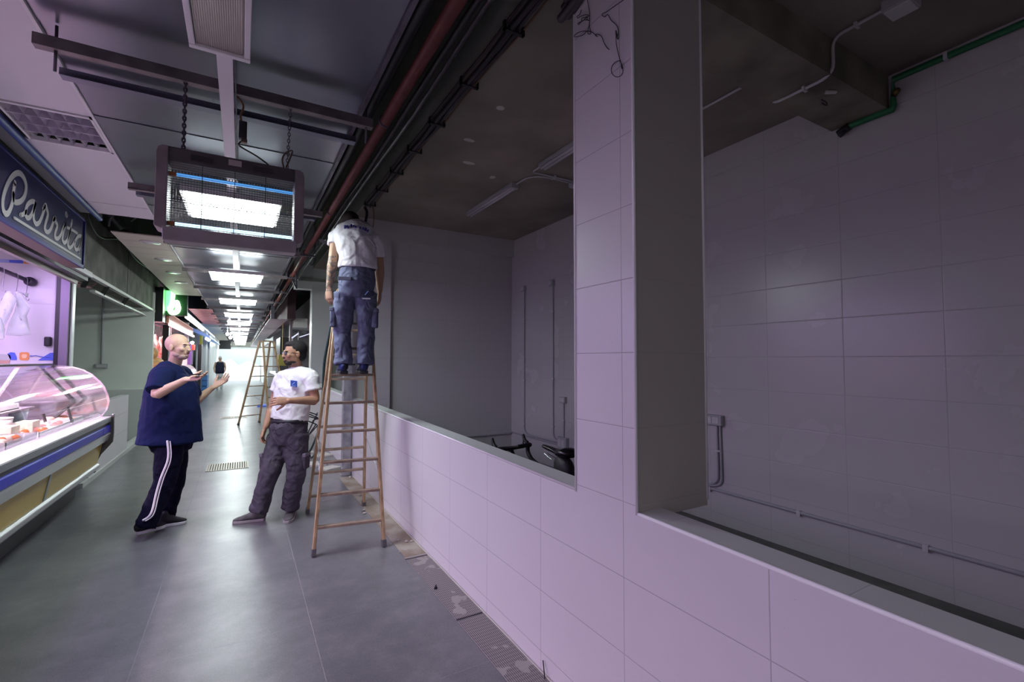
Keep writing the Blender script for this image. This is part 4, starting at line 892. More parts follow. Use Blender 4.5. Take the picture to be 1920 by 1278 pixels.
for k in range(22):
    y=12.75+.38*k+random.uniform(-.05,.05); x=-1.95+random.uniform(-.12,.12); z=random.uniform(1.95,2.12)
    mt = HAM if k<7 else random.choice([HAM,HAMR,PUR,HAMR])
    tt=thing('hanging_ham',(x,y,z-.3),'pale pink ham hanging in the second butcher stall, %s from the near end'%ORD[k] if k<7 else 'hanging sausage or ham further inside the second butcher stall','ham','hams hanging nearest in the second stall' if k<7 else 'hams and sausages hanging deeper in the second stall')
    MB().loft([(x,y,z+.22),(x,y,z+.1),(x+.01,y,z-.06),(x,y,z-.22),(x,y,z-.32)],[.025,.045,.10,.085,.03],n=12,sub=3).build('ham_body',mt,tt)
    MB().cyl((x,y,z+.2),(x,y,2.56),.004,n=5).build('string',BLKPL,tt)
tag(MB().cyl((-1.95,12.5,2.57),(-1.95,21.4,2.57),.10,n=4).build('ham_rail',DSTEEL),'dark rail from which the hams of the second butcher stall hang','rail')
t=thing('cheese_display',(-1.7,13.0,1.3),'orange brown loaf shapes on the counter of the second butcher stall','food')
MB().ell((-1.72,13.15,1.72),[(.10,0,0),(0,.15,0),(0,0,.13)]).ell((-1.72,13.2,1.51),[(.20,0,0),(0,.22,0),(0,0,.12)]).build('loaves',mat('loaf_orange',(.85,.48,.20),.5,var=.3,scale=9),t)
def second_counter(y0,y1,x,lb,glow):
    t=thing('display_counter',(x-.4,(y0+y1)/2,0),lb,'display counter')
    MB().box(x-.8,x-.12,y0,y1,0,.85).build('counter_body',mat('counter_pale',(.70,.66,.66),.35),t)
    pr=[(x-.05,.86),(x,1.0),(x-.04,1.18),(x-.16,1.34),(x-.32,1.42),(x-.75,1.42),(x-.8,.86)]
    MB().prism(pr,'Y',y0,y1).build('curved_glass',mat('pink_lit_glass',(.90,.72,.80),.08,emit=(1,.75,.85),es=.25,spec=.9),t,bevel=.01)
    MB().box(x-.8,x,y0,y1,.80,.86).build('ledge',SIL,t)
    return t
second_counter(12.7,21.2,-1.40,'curved glass counter of the second butcher stall behind the man in the navy shirt',1)
t=thing('red_scale',(-1.45,19,1.42),'red and purple display stand on the second butcher counter','stand')
for yv,c in ((18.2,'red'),(18.6,'purple')):
    MB().box(-1.50,-1.40,yv,yv+.2,1.42,2.15).build('stand_post',mat('stand_purple',(.20,.10,.35),.3,metal=.3),t)
MB().box(-1.5,-1.34,18.3,18.8,1.9,2.08).build('red_display',mat('red_plastic',(.75,.08,.04),.4,emit=(1,.1,.05),es=.4),t)
MB().sph((-1.36,17.9,2.12),.05).build('lamp_ball',GLOW2,t)
# blue canopy, yellow banner, white piers
t=thing('blue_canopy',(-1.2,23,2.3),'translucent blue canopy with lights on the left side further down the aisle','canopy')
MB().prism([(-1.65,2.80),(-1.05,2.48),(-1.02,2.40),(-1.08,2.40),(-1.68,2.70)],'Y',20.5,30).build('canopy_sheet',mat('canopy_blue',(.18,.34,.70),.3,emit=(.2,.4,.9),es=.25),t)
for yv in (22.0,23.4): MB().sph((-1.2,yv,2.42),.06).build('spot',GLOW2,t)
tag(MB().box(-1.52,-1.42,23.2,23.32,.9,2.60).build('yellow_banner',mat('banner_yellow',(.85,.80,.10),.5)),'narrow yellow vertical banner under the end of the blue canopy','banner')
tag(MB().box(-1.50,-1.38,22.3,22.8,0,2.2).build('dark_display',BLKPL),'dark display beside the yellow banner','display')
struct('wall_left_pier', MB().box(-1.75,-1.38,25.0,26.2,0,3.0), mat('white_pier',(.68,.70,.71),.4))
struct('wall_left_pier', MB().box(-1.75,-1.45,29.0,43,0,3.0), mat('white_pier',(.68,.70,.71),.4))
struct('wall_stall_back', MB().box(-3.0,-2.9,21.6,25,0,3), mat('dim_stall_back',(.30,.20,.26),.5))
for k in range(4): tag(MB().box(-1.44,-1.22,23.4+.03*k,24.6,.0+.24*k,.22+.24*k).build('blue_crate',mat('crate_blue',(.08,.25,.62),.4),bevel=.01),'blue plastic crate stacked by the white pier, %s of the stack'%('bottom','second','third','topmost')[k],'crate')
tag(MB().box(-1.35,-.65,38.0,38.3,2.35,2.95).build('black_board',BLKPL),'dark board hanging at the left near the end of the aisle','board')
# white sheets heaped by the end wall
t=tag(MB().prism([(-1.35,0),(1.3,0),(1.3,1.1),(.5,1.5),(-.2,1.2),(-.7,1.7),(-1.35,1.3)],'Y',41.2,41.8).build('white_sheets',mat('white_sheet',(.9,.92,.93),.5,bump=.5,bscale=3)),'white plastic sheets leaning against the far end wall','sheets')

# ------------------------------------------------------------------ far stalls on the right
struct('wall_right_far', MB().box(1.9,2.0,11.62,43,0,3.6), mat('dim_right_wall',(.42,.42,.43),.5))
struct('wall_right_far', MB().box(1.35,1.9,26,43,0,3.2), mat('white_pier',(.68,.70,.71),.4))
struct('wall_right_dark', MB().box(1.0,1.2,13.3,26,2.64,3.5), mat('plum_dark',(.05,.02,.03),.6))
t=thing('market_stall',(1.4,14,0),'grey metal stall front with a white box on top behind the bearded man','stall')
MB().box(1.12,1.18,13.95,14.05,0,3.1).build('frame_post',mat('plum_post',(.20,.15,.18),.4),t)
MB().box(1.20,1.56,13.9,14.1,2.46,2.72).build('white_box',mat('white_box_paint',(.75,.75,.73),.4),t,bevel=.02)
MB().box(1.17,1.85,14.0,14.2,2.42,2.46).build('frame_beam',SILD,t)
MB().box(1.17,1.85,14.2,14.3,0,2.4).build('frame_panel',mat('grey_panel_dark',(.16,.16,.17),.3,metal=.5,var=.5,scale=6),t)
for (a,b_,c,d) in ((1.32,1.34,1.3,2.35),(1.62,1.65,1.3,2.28),(1.17,1.20,1.2,2.2)): MB().box(a,b_,13.9,13.95,c,d).build('mullion',mat('shiny_mullion',(.8,.8,.8),.15,metal=.8),t)
MB().bar((1.36,13.9,2.2),(1.62,13.9,2.30),.02,.04).bar((1.17,13.88,2.17),(1.33,13.88,2.30),.03,.05).build('bright_strip',mat('strip_lilac',(.7,.7,.9),.3,emit=(.75,.78,1),es=1.0),t)
struct('wall_right_far',MB().box(1.82,1.9,14.4,30,0,2.62),mat('grey_panel_dark',(.16,.16,.17),.3,metal=.5,var=.5,scale=6))
t=thing('display_counter',(1.3,16,0),'white lit counter seen between the rungs of the far ladder','display counter')
MB().box(1.15,1.8,14.4,26,0,.95).build('counter_body',mat('counter_grey',(.25,.24,.26),.4),t); MB().box(1.05,1.8,15,22,1.05,1.12).build('counter_top',mat('counter_lit',(.9,.92,.95),.3,emit=(.9,.95,1),es=1.2),t)
tag(MB().box(1.05,1.7,16.4,18.3,1.12,2.3).build('dark_screen',BLKPL),'dark tall box behind the far ladder','box')
tag(MB().box(.86,1.06,14.0,14.2,1.42,1.72).box(.955,.965,14.09,14.11,1.72,2.63).build('yellow_bucket',mat('bucket_yellow',(.55,.50,.12),.4),bevel=.03),'dull yellow bucket hanging behind the far ladder','bucket')
tag(MB().box(.50,.95,17.8,18.3,.0,.05).build('blue_mat',mat('mat_blue',(.10,.22,.80),.5)),'bright blue folded sheet on the aisle floor behind the far ladder','sheet')
# rubble and wire rack between the man and the post
t=thing('wire_rack',(1.1,9.4,0),'bent black wire rack leaning on the low wall behind the bearded man','wire rack')
def w9(l,Yv=9.0): return [at(560+x/6.39,700+y/6.39,'Y',Yv) for x,y in l]
m=MB()
for l in ([(105,455),(225,495)],[(110,478),(228,530)],[(95,505),(235,545)],[(90,560),(215,610)],[(225,470),(165,600),(115,705),(130,725),(225,620)],[(230,540),(175,560),(165,600)],[(205,610),(130,720)]): m.loft(w9(l),.011,n=7,sub=3)
m.build('rack_wires',BLKPL,t)
q=w9([(115,700)])[0]
m=MB()
for a_,b_ in ((q,(q.x,9.0,0)),(w9([(225,620)])[0],(1.2,9.0,0))): m.loft([a_,Vector(b_)],.009,n=7)
m.build('rack_legs',BLKPL,t)
for k,(x,y,sx,sy,a) in enumerate(((1.12,8.2,.20,.12,.3),(1.0,7.6,.16,.14,-.2),(1.14,7.2,.12,.10,.5),(.95,8.6,.14,.10,.1))):
    c_,s_=math.cos(a),math.sin(a); tag(MB().obox((x,y,.012),(sx*c_,sx*s_,0),(-sy*s_,sy*c_,0),(0,0,.012)).build('cardboard_piece',mat('dusty_board',(.50,.50,.44),.8)),'flat dusty piece of board on the floor behind the ladder, %s'%('third furthest','second nearest','nearest of the four','furthest of the four')[k],'board','dusty boards on the floor behind the ladder')
# ------------------------------------------------------------------ ladders
WOOD=bpy.data.materials.new('varnished_pine'); WOOD.use_nodes=True; nt=WOOD.node_tree; b=nt.nodes['Principled BSDF']
tc=nt.nodes.new('ShaderNodeTexCoord'); mp=nt.nodes.new('ShaderNodeMapping'); mp.inputs['Scale'].default_value=(14,14,1.6)
nz=nt.nodes.new('ShaderNodeTexNoise'); nz.inputs['Scale'].default_value=3; nz.inputs['Detail'].default_value=8; nt.links.new(tc.outputs['Object'],mp.inputs[0]); nt.links.new(mp.outputs[0],nz.inputs['Vector'])
rp=nt.nodes.new('ShaderNodeValToRGB'); rp.color_ramp.elements[0].position=.3; rp.color_ramp.elements[0].color=(.27,.16,.08,1); rp.color_ramp.elements[1].position=.7; rp.color_ramp.elements[1].color=(.55,.40,.22,1)
nt.links.new(nz.outputs['Fac'],rp.inputs[0]); nt.links.new(rp.outputs[0],b.inputs['Base Color']); b.inputs['Roughness'].default_value=.4
WOODR=mat('worn_rungs',(.34,.26,.19),.5,var=.35,scale=9)
CAPM=mat('grey_rubber_foot',(.12,.12,.13),.6)
def ladder(name,loc,F,R,H,zf,zr,label):
    """F,R: ((xl,yl),(xr,yr)) feet; H: apex corners (fl,fr,rl,rr)"""
    t=thing(name,loc,label,'ladder')
    def pt(foot,ap,z): 
        f=Vector((foot[0],foot[1],0)); a=Vector(ap); return f+(a-f)*(z/a.z)
    for fr,aps,zs,nm in ((F,H[:2],zf,'front'),(R,H[2:],zr,'rear')):
        for k in (0,1):
            s_=MB().bar(pt(fr[k],aps[k],.035),pt(fr[k],aps[k],aps[k][2]),.052,.024,side=(0,1,0)).build('stile',WOOD,t,bevel=.004)
            MB().bar(pt(fr[k],aps[k],.002),pt(fr[k],aps[k],.055),.058,.032,side=(0,1,0)).build('rubber_foot',CAPM,s_)
        for z in zs:
            a_=pt(fr[0],aps[0],z); b_=pt(fr[1],aps[1],z); d=(b_-a_).normalized()*.010
            MB().bar(a_-d,b_+d,.048,.022,side=(0,1,0)).build('rung',WOODR,t,bevel=.003)
    fa,fb,ra,rb=[Vector(h) for h in H]
    MB().bar((fa+ra)/2+Vector((0,0,.01)),(fb+rb)/2+Vector((0,0,.01)),abs((ra-fa).y)+.06,.025,side=(0,1,0)).build('top_hinge',WOODR,t)
    a_=pt(F[1],H[1],.55); b_=pt(R[1],H[3],.80); MB().cyl(a_,b_,.004,n=8).build('brace_rod',STEEL,t)
    a_=pt(F[0],H[0],.55); b_=pt(R[0],H[2],.80); MB().cyl(a_,b_,.004,n=8).build('brace_rod',STEEL,t)
    return t
ZR=[.21,.452,.705,.950,1.192,1.433,1.672,1.905,2.10]
ladder('step_ladder',(.86,4.62,0),((.532,4.07),(1.076,3.99)),((.620,5.238),(1.177,5.20)),
  ((.765,4.56,2.22),(1.045,4.54,2.22),(.785,4.68,2.22),(1.06,4.66,2.22)),ZR,[.18,.42,.66,.90,1.14,1.38,1.62,1.86,2.08],
  'wooden step ladder with the man in the white t-shirt standing on it')
q=fl(503,803); 
lad=ladder('step_ladder',(0,0,0),((-.27,0),(.27,0)),((-.27,1.15),(.27,1.15)),((-.14,.50,2.02),(.14,.50,2.02),(-.14,.62,2.02),(.14,.62,2.02)),[.22,.46,.7,.94,1.18,1.42,1.66,1.88],[.22,.46,.7,.94,1.18,1.42,1.66,1.88],
  'empty wooden step ladder standing open in the aisle behind the bearded man')
lad.rotation_euler=(0,0,math.radians(33)); lad.location=(q.x+.25,q.y+.1,0)
# black hose hanging beside the ladder
pts=[at(625,575,'Y',4.75),at(623,600,'Y',4.80),at(617,630,'Y',4.85),at(608,680,'Y',4.9),at(606,730,'Y',4.95),at(602,770,'Y',5.3),at(596,810,'Y',5.9),at(585,838,'Y',6.3),at(580,848,'Y',6.4),at(583,858,'Y',6.4),at(590,852,'Y',6.2)]
pts[-2].z=max(pts[-2].z,.02); pts[-1].z=max(pts[-1].z,.02)
tag(MB().loft(pts,.013,n=10,sub=5).build('black_hose',mat('hose_dark_green',(.01,.035,.035),.35)),'dark green black hose held in the tattooed hand and hanging down past the ladder','hose')

# ------------------------------------------------------------------ bicycle behind the low wall
t=thing('bicycle',(1.9,3.0,0),'black racing bicycle behind the low wall, only saddle and handlebar showing','bicycle')
BK=mat('bike_black',(.006,.006,.008),.25); BKM=mat('bike_matt_black',(.007,.007,.008),.6); CHR=mat('chrome',(.85,.85,.88),.08,metal=1)
sn=at(1019,838,'X',1.88); sr=at(1070,848,'X',1.84); dv=(sn-sr); dv.z=0; dv.normalize(); pr=Vector((dv.y,-dv.x,0))
sc=(sn+sr)/2; L=(sn-sr).length/2
z=sc.z-.01
prof=[(-1,.062,.030),(-.8,.074,.032),(-.5,.062,.026),(-.1,.032,.020),(.3,.022,.018),(.7,.019,.016),(1,.012,.012)]
MB().loft([Vector((sc.x,sc.y,z))+dv*(L*p)+Vector((0,0,.018 if p<-.7 else (.004*abs(p)))) for p,a,b_ in prof],[(a,b_) for p,a,b_ in prof],n=14,side=pr,sub=3).build('saddle',BK,t)
MB().loft([Vector((sc.x,sc.y,z-.04))+dv*(L*.8)+pr*.012,Vector((sc.x,sc.y,z-.06))+pr*.022,Vector((sc.x,sc.y,z-.04))-dv*(L*.6)+pr*.022],.004,n=6,sub=3).loft([Vector((sc.x,sc.y,z-.04))+dv*(L*.8)-pr*.012,Vector((sc.x,sc.y,z-.06))-pr*.022,Vector((sc.x,sc.y,z-.04))-dv*(L*.6)-pr*.022],.004,n=6,sub=3).build('saddle_rails',CHR,t)
bb=Vector((sc.x,sc.y,.27))+dv*.17; st=Vector((sc.x,sc.y,z-.06))
MB().cyl(st,bb+(st-bb)*.62,.0135).build('seat_post',BKM,t)
sb_=Vector((sc.x,sc.y,z-.10))-dv*.10; 
o=MB().loft([sb_+Vector((0,0,.045))+dv*.05,sb_,sb_-Vector((0,0,.05))-dv*.02,sb_-Vector((0,0,.10))+dv*.01],[(.04,.07),(.055,.10),(.058,.10),(.035,.06)],n=14,side=pr,sub=3).build('saddle_bag',BKM,t)
hc=at(958,840,'X',1.98); hz=hc.z
front=Vector((hc.x,hc.y,0)); hd=Vector((hc.x,hc.y,hz))
rw=Vector((sc.x,sc.y,.34))-dv*.22; fw=front+dv*.06+Vector((0,0,.34)); ht=Vector((hc.x,hc.y,hz-.06))-dv*.05; hb=ht+dv*.03-Vector((0,0,.13))
m=MB(); tp=bb+(st-bb)*.68
for a_,b_,r in ((tp,ht,.016),(bb,hb,.02),(bb,tp,.016),(tp,rw+pr*.03,.008),(tp,rw-pr*.03,.008),(bb,rw+pr*.03,.009),(bb,rw-pr*.03,.009),(ht,hb,.019),(hb,fw+pr*.035,.011),(hb,fw-pr*.035,.011)): m.cyl(a_,b_,r,n=10)
m.build('frame',BK,t)
for c in (rw,fw):
    ring=[c+dv*(.328*math.cos(q_))+Vector((0,0,.328*math.sin(q_))) for q_ in [k*2*PI/36 for k in range(37)]]
    wh=MB().loft(ring,.012,n=8,caps=False).build('wheel',BKM,t)
    m=MB(); 
    for k in range(18): q_=2*PI*k/18; m.cyl(c,c+dv*(.32*math.cos(q_))+Vector((0,0,.32*math.sin(q_))),.001,n=4)
    m.cyl(c-pr*.05,c+pr*.05,.012,n=10); m.build('spokes',CHR,wh)
MB().cyl(bb-pr*.06,bb+pr*.06,.02).cyl(bb+pr*.055,bb+pr*.06,.09,n=24).obox(bb+pr*.08+dv*.085,dv*.085,pr*.006,(0,0,.012)).obox(bb-pr*.08-dv*.085,dv*.085,pr*.006,(0,0,.012)).build('crank',BKM,t)
rh=at(993,829,'X',hc.x+.19); lh=at(934,838,'X',hc.x-.15)
MB().loft([ht+Vector((0,0,.02)),hd],.014,n=8).build('stem',BKM,t)
m=MB()
for e,end in ((rh,'r'),(lh,'l')):
    e=Vector((e.x,e.y,hz+.012))
    m.loft([hd,hd+(e-hd)*.5,e,e+dv*.035-Vector((0,0,.02)),e+dv*.03-Vector((0,0,.07)),e-dv*.04-Vector((0,0,.115)),e-dv*.14-Vector((0,0,.135))],.0185,n=10,sub=5)
m.build('handlebar',BKM,t)
for e in (rh,lh):
    e=Vector((e.x,e.y,hz+.02)); MB().loft([e+dv*.05,e+dv*.10+Vector((0,0,.02)),e+dv*.13+Vector((0,0,.06)),e+dv*.12+Vector((0,0,.03)),e+dv*.14-Vector((0,0,.06))],[.018,.016,.012,.007,.005],n=8,sub=4).build('brake_lever',BKM,t)
MB().sph(hd-Vector((0,0,.01))+dv*.02,.022).obox(hd-dv*.03+Vector((0,0,.02)),dv*.012,pr*.05,(0,0,.006)).build('stem_clamp',CHR,t)

# ------------------------------------------------------------------ people
def skinmat(name,col,dark=None):
    return mat(name,col,.5,var=.12,scale=18,bump=.05,bscale=60)
def head(mb,c,F,s=1.0,up=Vector((0,0,1))):
    F=Vector(F).normalized(); U=(up-F*up.dot(F)).normalized(); R_=F.cross(U)
    def e(f,r,u,af,ar,au,n=16,m=10): mb.ell(c+(F*f+R_*r+U*u)*s,[R_*ar*s,F*af*s,U*au*s],n,m)
    e(-.014,0,.030,.098,.077,.088,20,14); e(.026,0,-.020,.070,.063,.090); e(.042,0,-.080,.042,.046,.032); e(.015,0,-.060,.060,.061,.045); e(.052,0,-.024,.030,.052,.040)
    e(.080,0,.022,.016,.046,.012); e(.096,0,-.012,.016,.0125,.026); e(.104,0,-.028,.014,.016,.011); e(.086,0,-.056,.012,.026,.012)
    for sd in (-1,1):
        e(-.008,sd*.078,-.012,.018,.009,.031); e(.066,sd*.040,-.022,.022,.022,.022)
    return F,U,R_
def headparts(c,F,U,R_,s,body,hair=None,hairm=None,brow=None,beard=None,lipm=None):
    def e(nm,m_,L,par=body):
        mb=MB()
        for (f,r,u,af,ar,au) in L: mb.ell(c+(F*f+R_*r+U*u)*s,[R_*ar*s,F*af*s,U*au*s],12,8)
        return mb.build(nm,m_,par)
    e('eyes',mat('eye_white',(.75,.73,.70),.2),[(.076,sd*.031,.004,.011,.012,.008) for sd in (-1,1)])
    e('irises',mat('eye_dark',(.03,.02,.015),.2),[(.085,sd*.031,.004,.004,.005,.005) for sd in (-1,1)])
    if brow: e('eyebrows',brow,[(.088,sd*.032,.024,.008,.020,.004) for sd in (-1,1)])
    e('lips',lipm or mat('lip',(.42,.18,.16),.45),[(.094,0,-.052,.008,.020,.0045),(.092,0,-.062,.008,.018,.005)])
def hand(mb,wrist,d,n,side,spread=1.0,curl=(.3,.3,.3,.3),s=1.0,thumb=1):
    """d: pointing direction, n: palm normal (palm faces n); thumb on side*"""
    d=Vector(d).normalized(); n=Vector(n); n=(n-d*n.dot(d)).normalized(); l=d.cross(n)*side
    mb.loft([wrist-d*.01,wrist+d*.03*s,wrist+d*.07*s,wrist+d*.092*s],[(.028*s,.020*s),(.036*s,.017*s),(.042*s,.016*s),(.040*s,.013*s)],n=12,side=l,sub=2)
    lens=(.072,.080,.074,.058)
    for k in range(4):
        off=(1.5-k)*.0205*s; base=wrist+d*.088*s+l*off; fd=(d+l*(1.5-k)*.13*spread).normalized(); L=lens[k]*s*1.06; pts=[base-d*.012]; cur=base; a=0
        pts.append(cur)
        for j,f in enumerate((.45,.32,.25)):
            a+=curl[k]*(.6 if j==0 else 1); dirv=fd*math.cos(a)+n*math.sin(a); cur=cur+dirv*(L*f); pts.append(cur)
        mb.loft(pts,[.0095*s,.0092*s,.0088*s,.0082*s,.0075*s],n=9)
    tb=wrist+d*.028*s+l*.026*s; td=(d*.62+l*.62*1+n*.35).normalized()
    mb.loft([tb-l*.01,tb+td*.03*s,tb+td*.055*s+d*.006,tb+td*.078*s+d*.016],[.015*s,.0135*s,.0115*s,.009*s],n=9)
def shoe(par,heel,toe,up,side,m_up,m_sole,name='shoe',s=1.0,z=0,ank=None):
    heel=Vector(heel);toe=Vector(toe); d=(toe-heel); L=d.length; d.normalize(); up=Vector(up); sd=d.cross(up).normalized(); up=sd.cross(d).normalized()
    P_=lambda f,u: heel+d*(L*f)+up*u
    mb=MB().loft([P_(.06,.060),P_(.20,.062),P_(.40,.055),P_(.60,.044),P_(.80,.034),P_(.95,.028)],[(.034,.040),(.038,.046),(.041,.042),(.046,.030),(.045,.022),(.030,.014)],n=16,side=sd,sub=3)
    a0=P_(.15,.06); mb.loft([a0,P_(.14,.115)],[(.036,.042),(.034,.036)],n=14,side=d)
    o=mb.build(name,m_up,par); remesh(o,.006,5)
    out=[(0,.030),(.04,.036),(.2,.038),(.4,.037),(.6,.046),(.78,.050),(.92,.040),(1.0,.018)]
    pts=[P_(f,0)+sd*w_ for f,w_ in out]+[P_(f,0)-sd*w_ for f,w_ in out[::-1]]
    n=len(pts); ms=MB().add([p+up*.0 for p in pts]+[p+up*.026 for p in pts],[tuple(range(n))[::-1],tuple(range(n,2*n))]+[(i,(i+1)%n,n+(i+1)%n,n+i) for i in range(n)])
    so=ms.build('sole',m_sole,o,bevel=.005)
    lc=MB()
    for k in range(4):
        q_=P_(.34+.08*k,.098-.011*k); lc.cyl(q_-sd*.018,q_+sd*.018,.0035,n=6)
    lc.build('laces',mat('lace',(.35,.33,.34),.7) if m_sole!=SOLEW else BKM,o)
    return o
SOLEW=mat('white_sole',(.80,.80,.82),.5); SOLEG=mat('dusty_sole',(.30,.28,.29),.7); SOLEB=mat('black_sole',(.03,.03,.035),.6)
V=Vector
def torso_limbs(mb,J,tw=1.0):
    """one continuous body under the clothes"""
    s=J['side']
    mb.loft([J['hip'],J['hip']+(J['chest']-J['hip'])*.4,J['chest'],J['neck']-V((0,0,.05))],[(.12*tw,.085*tw),(.13*tw,.09*tw),(.16*tw,.11*tw),(.09,.06)],n=16,side=s,sub=3)
    mb.loft([J['neck']-V((0,0,.09)),J['neck'],J['head']-V((0,0,.04))],[(.065,.060),(.054,.056),(.052,.056)],n=14,side=s,sub=2)
    for k in ('r','l'):
        sh,el,wr=J['sh'+k],J['el'+k],J['wr'+k]
        a_=el+(wr-el)*.25
        mb.loft([J['neck']*.35+sh*.65-V((0,0,.03)),sh,sh+(el-sh)*.5,el,a_,wr-(wr-el)*.12,wr],[.05,.054,.047,.040,.043,.029,.026],n=14,sub=3)
        h,kn,an=J['hi'+k],J['kn'+k],J['an'+k]
        mb.loft([h+V((0,0,.06)),h-V((0,0,.04)),h+(kn-h)*.5,kn,kn+(an-kn)*.3,an],[.06,.070,.062,.050,.048,.034],n=14,sub=3)
def trousers(par,J,m_,rad,name='trousers',extra=None,hem=.0,disp=.02,waist=None,vox=.010,thick=None):
    mb=MB(); s=J['side']
    w=waist or (.165,.125)
    mb.loft([J['waist'],J['hip'],J['crotch']+V((0,0,.03))],[w,(w[0]*1.06,w[1]*1.12),(w[0]*.92,w[1]*.95)],n=18,side=s,sub=3,dome=False)
    for k in ('r','l'):
        h,kn,an=J['hi'+k],J['kn'+k],J['an'+k]; r=rad
        mb.loft([h+V((0,0,.06)),h+(kn-h)*.25,h+(kn-h)*.6,kn,kn+(an-kn)*.4,kn+(an-kn)*.85,an,an+(an-kn).normalized()*.045],[r[0],r[1],r[2],r[3],r[4],r[5],r[6],r[6]*.98],n=16,sub=3,dome=False)
    o=mb.build(name,m_,par); remesh(o,vox,4,disp,.09); return o

# ---- the man in the navy t-shirt (left)
SK1=skinmat('skin_fair',(.60,.40,.28)); NAVY=cloth('navy_cotton',(.006,.011,.052),.03,5); TRK=cloth('track_trousers',(.004,.004,.018),.03,8)
yb=5.35
h1=fl(256,1004); t1=fl(311,992); h2=fl(300,988); t2_=fl(350,979)
J=dict(side=V((.30,1,0)).normalized(),
 head=at(334,650,'Y',5.33),neck=at(327,684,'Y',5.36),chest=at(322,718,'Y',5.37),
 waist=at(321,800,'Y',5.38),hip=at(322,826,'Y',5.38),crotch=at(322,850,'Y',5.38),
 shr=at(306,700,'Y',5.17),elr=at(293,739,'Y',5.05),wrr=at(349,711,'Y',4.98),
 shl=at(340,700,'Y',5.57),ell=at(366,752,'Y',5.72),wrl=at(399,726,'Y',5.70),
 hir=at(318,846,'Y',5.27),knr=at(308,905,'Y',5.25),anr=at(276,978,'Y',5.20),
 hil=at(326,846,'Y',5.50),knl=at(328,900,'Y',5.55),anl=at(309,972,'Y',5.62))
P1=thing('person',(J['hip'].x,5.38,0),'bald grey-bearded man in navy t-shirt and striped track trousers gesturing with both hands','person')
mb=MB(); torso_limbs(mb,J,1.15); F,U,R_=head(mb,J['head'],(.84,-.52,-.02),1.03)
d=(J['wrr']-J['elr']).normalized(); 
hand(mb,J['wrr'],V((d.x,d.y,.10)),V((-.15,-.35,.9)),-1,.6,(.35,.38,.40,.45),1.05)
d2=(J['wrl']-J['ell']).normalized(); hand(mb,J['wrl'],V((.85,.05,.62)),V((-.45,-.55,.7)),-1,2.6,(.10,.16,.24,.34),1.12)
body=mb.build('body',SK1,P1); remesh(body,.0042,3)
headparts(J['head'],F,U,R_,1.03,body,brow=mat('brow_dark',(.10,.07,.05),.8))
GB=mat('grey_stubble',(.40,.29,.24),.9,bump=.4,bscale=120)
mb=MB()
for (f,r,u,af,ar,au) in ((.046,0,-.085,.044,.048,.032),(.018,0,-.070,.057,.0615,.030),(.084,0,-.078,.012,.022,.012),(.092,0,-.044,.009,.022,.004)):
    mb.ell(J['head']+(F*f+R_*r+U*u)*1.03,[R_*ar*1.03,F*af*1.03,U*au*1.03],16,10)
mb.build('beard',GB,body)
mb=MB().ell(J['head']+(F*.092-U*.054)*1.03,[R_*.020,F*.012,U*.009],10,6); mb.build('open_mouth',mat('mouth_dark',(.05,.015,.015),.6),body)
mb=MB(); s=J['side']
mb.loft([at(331,683,'Y',5.36),at(325,692,'Y',5.36),at(321,706,'Y',5.36),at(322,740,'Y',5.36),at(321,775,'Y',5.36),at(320,805,'Y',5.37),at(319,829,'Y',5.37)],
  [(.085,.075),(.185,.115),(.215,.165),(.225,.215),(.225,.235),(.225,.248),(.228,.262)],n=24,side=s,sub=4,dome=False)
mb.loft([J['shr']*.6+J['neck']*.4+V((0,0,-.05)),J['shr']+V((0,0,-.015)),J['shr']+(J['elr']-J['shr'])*.55,J['shr']+(J['elr']-J['shr'])*.86],[.085,.092,.090,.094],n=16,sub=3,dome=False)
mb.loft([J['shl']*.6+J['neck']*.4+V((0,0,-.05)),J['shl']+V((0,0,-.015)),J['shl']+(J['ell']-J['shl'])*.5,J['shl']+(J['ell']-J['shl'])*.80],[.085,.092,.088,.090],n=16,sub=3,dome=False)
o=mb.build('t_shirt',NAVY,P1); remesh(o,.010,4,.018,.12)
o=trousers(P1,J,TRK,[.115,.112,.100,.088,.082,.080,.082],disp=.02,waist=(.17,.16))
# side stripes of the near trouser leg
off=V((0,-1,0)); STR=mat('white_stripe',(.80,.78,.82),.6)
def stripe(pts,wd,nm='side_stripe'):
    mb=MB(); W=[V(p) for p in pts]; mb.loft(W,[(wd,.004)]*len(W),n=8,side=V((1,0,0)),sub=4); return mb.build(nm,STR,P1)
px=[(316,826),(318,850),(315,868),(304,895),(295,925),(288,955),(281,968),(270,975)]
Ys=[5.125,5.125,5.125,5.13,5.135,5.125,5.12,5.115]
stripe([at(x-2.2,y,'Y',yy_-.006) for (x,y),yy_ in zip(px,Ys)],.0085); stripe([at(x+3.0,y+1,'Y',yy_-.006) for (x,y),yy_ in zip(px,Ys)],.0045)
shoe(P1,h1+V((0,0,.01)),t1+V((0,0,.028)),(0,0,1),0,mat('shoe_black',(.012,.012,.015),.6),SOLEW)
shoe(P1,h2,t2_,(0,0,1),0,mat('shoe_black',(.012,.012,.015),.6),SOLEW)
# phone and clear-wrapped pack held in the near hand
hp=at(369,704,'Y',4.93)
tag(MB().obox(hp+V((0,0,.012)),(.045,-.01,.006),(.01,.035,0),(0,0,.005)).build('phone',BLKPL,bevel=.004),'black phone lying in the open near hand of the man in the navy t-shirt','phone')

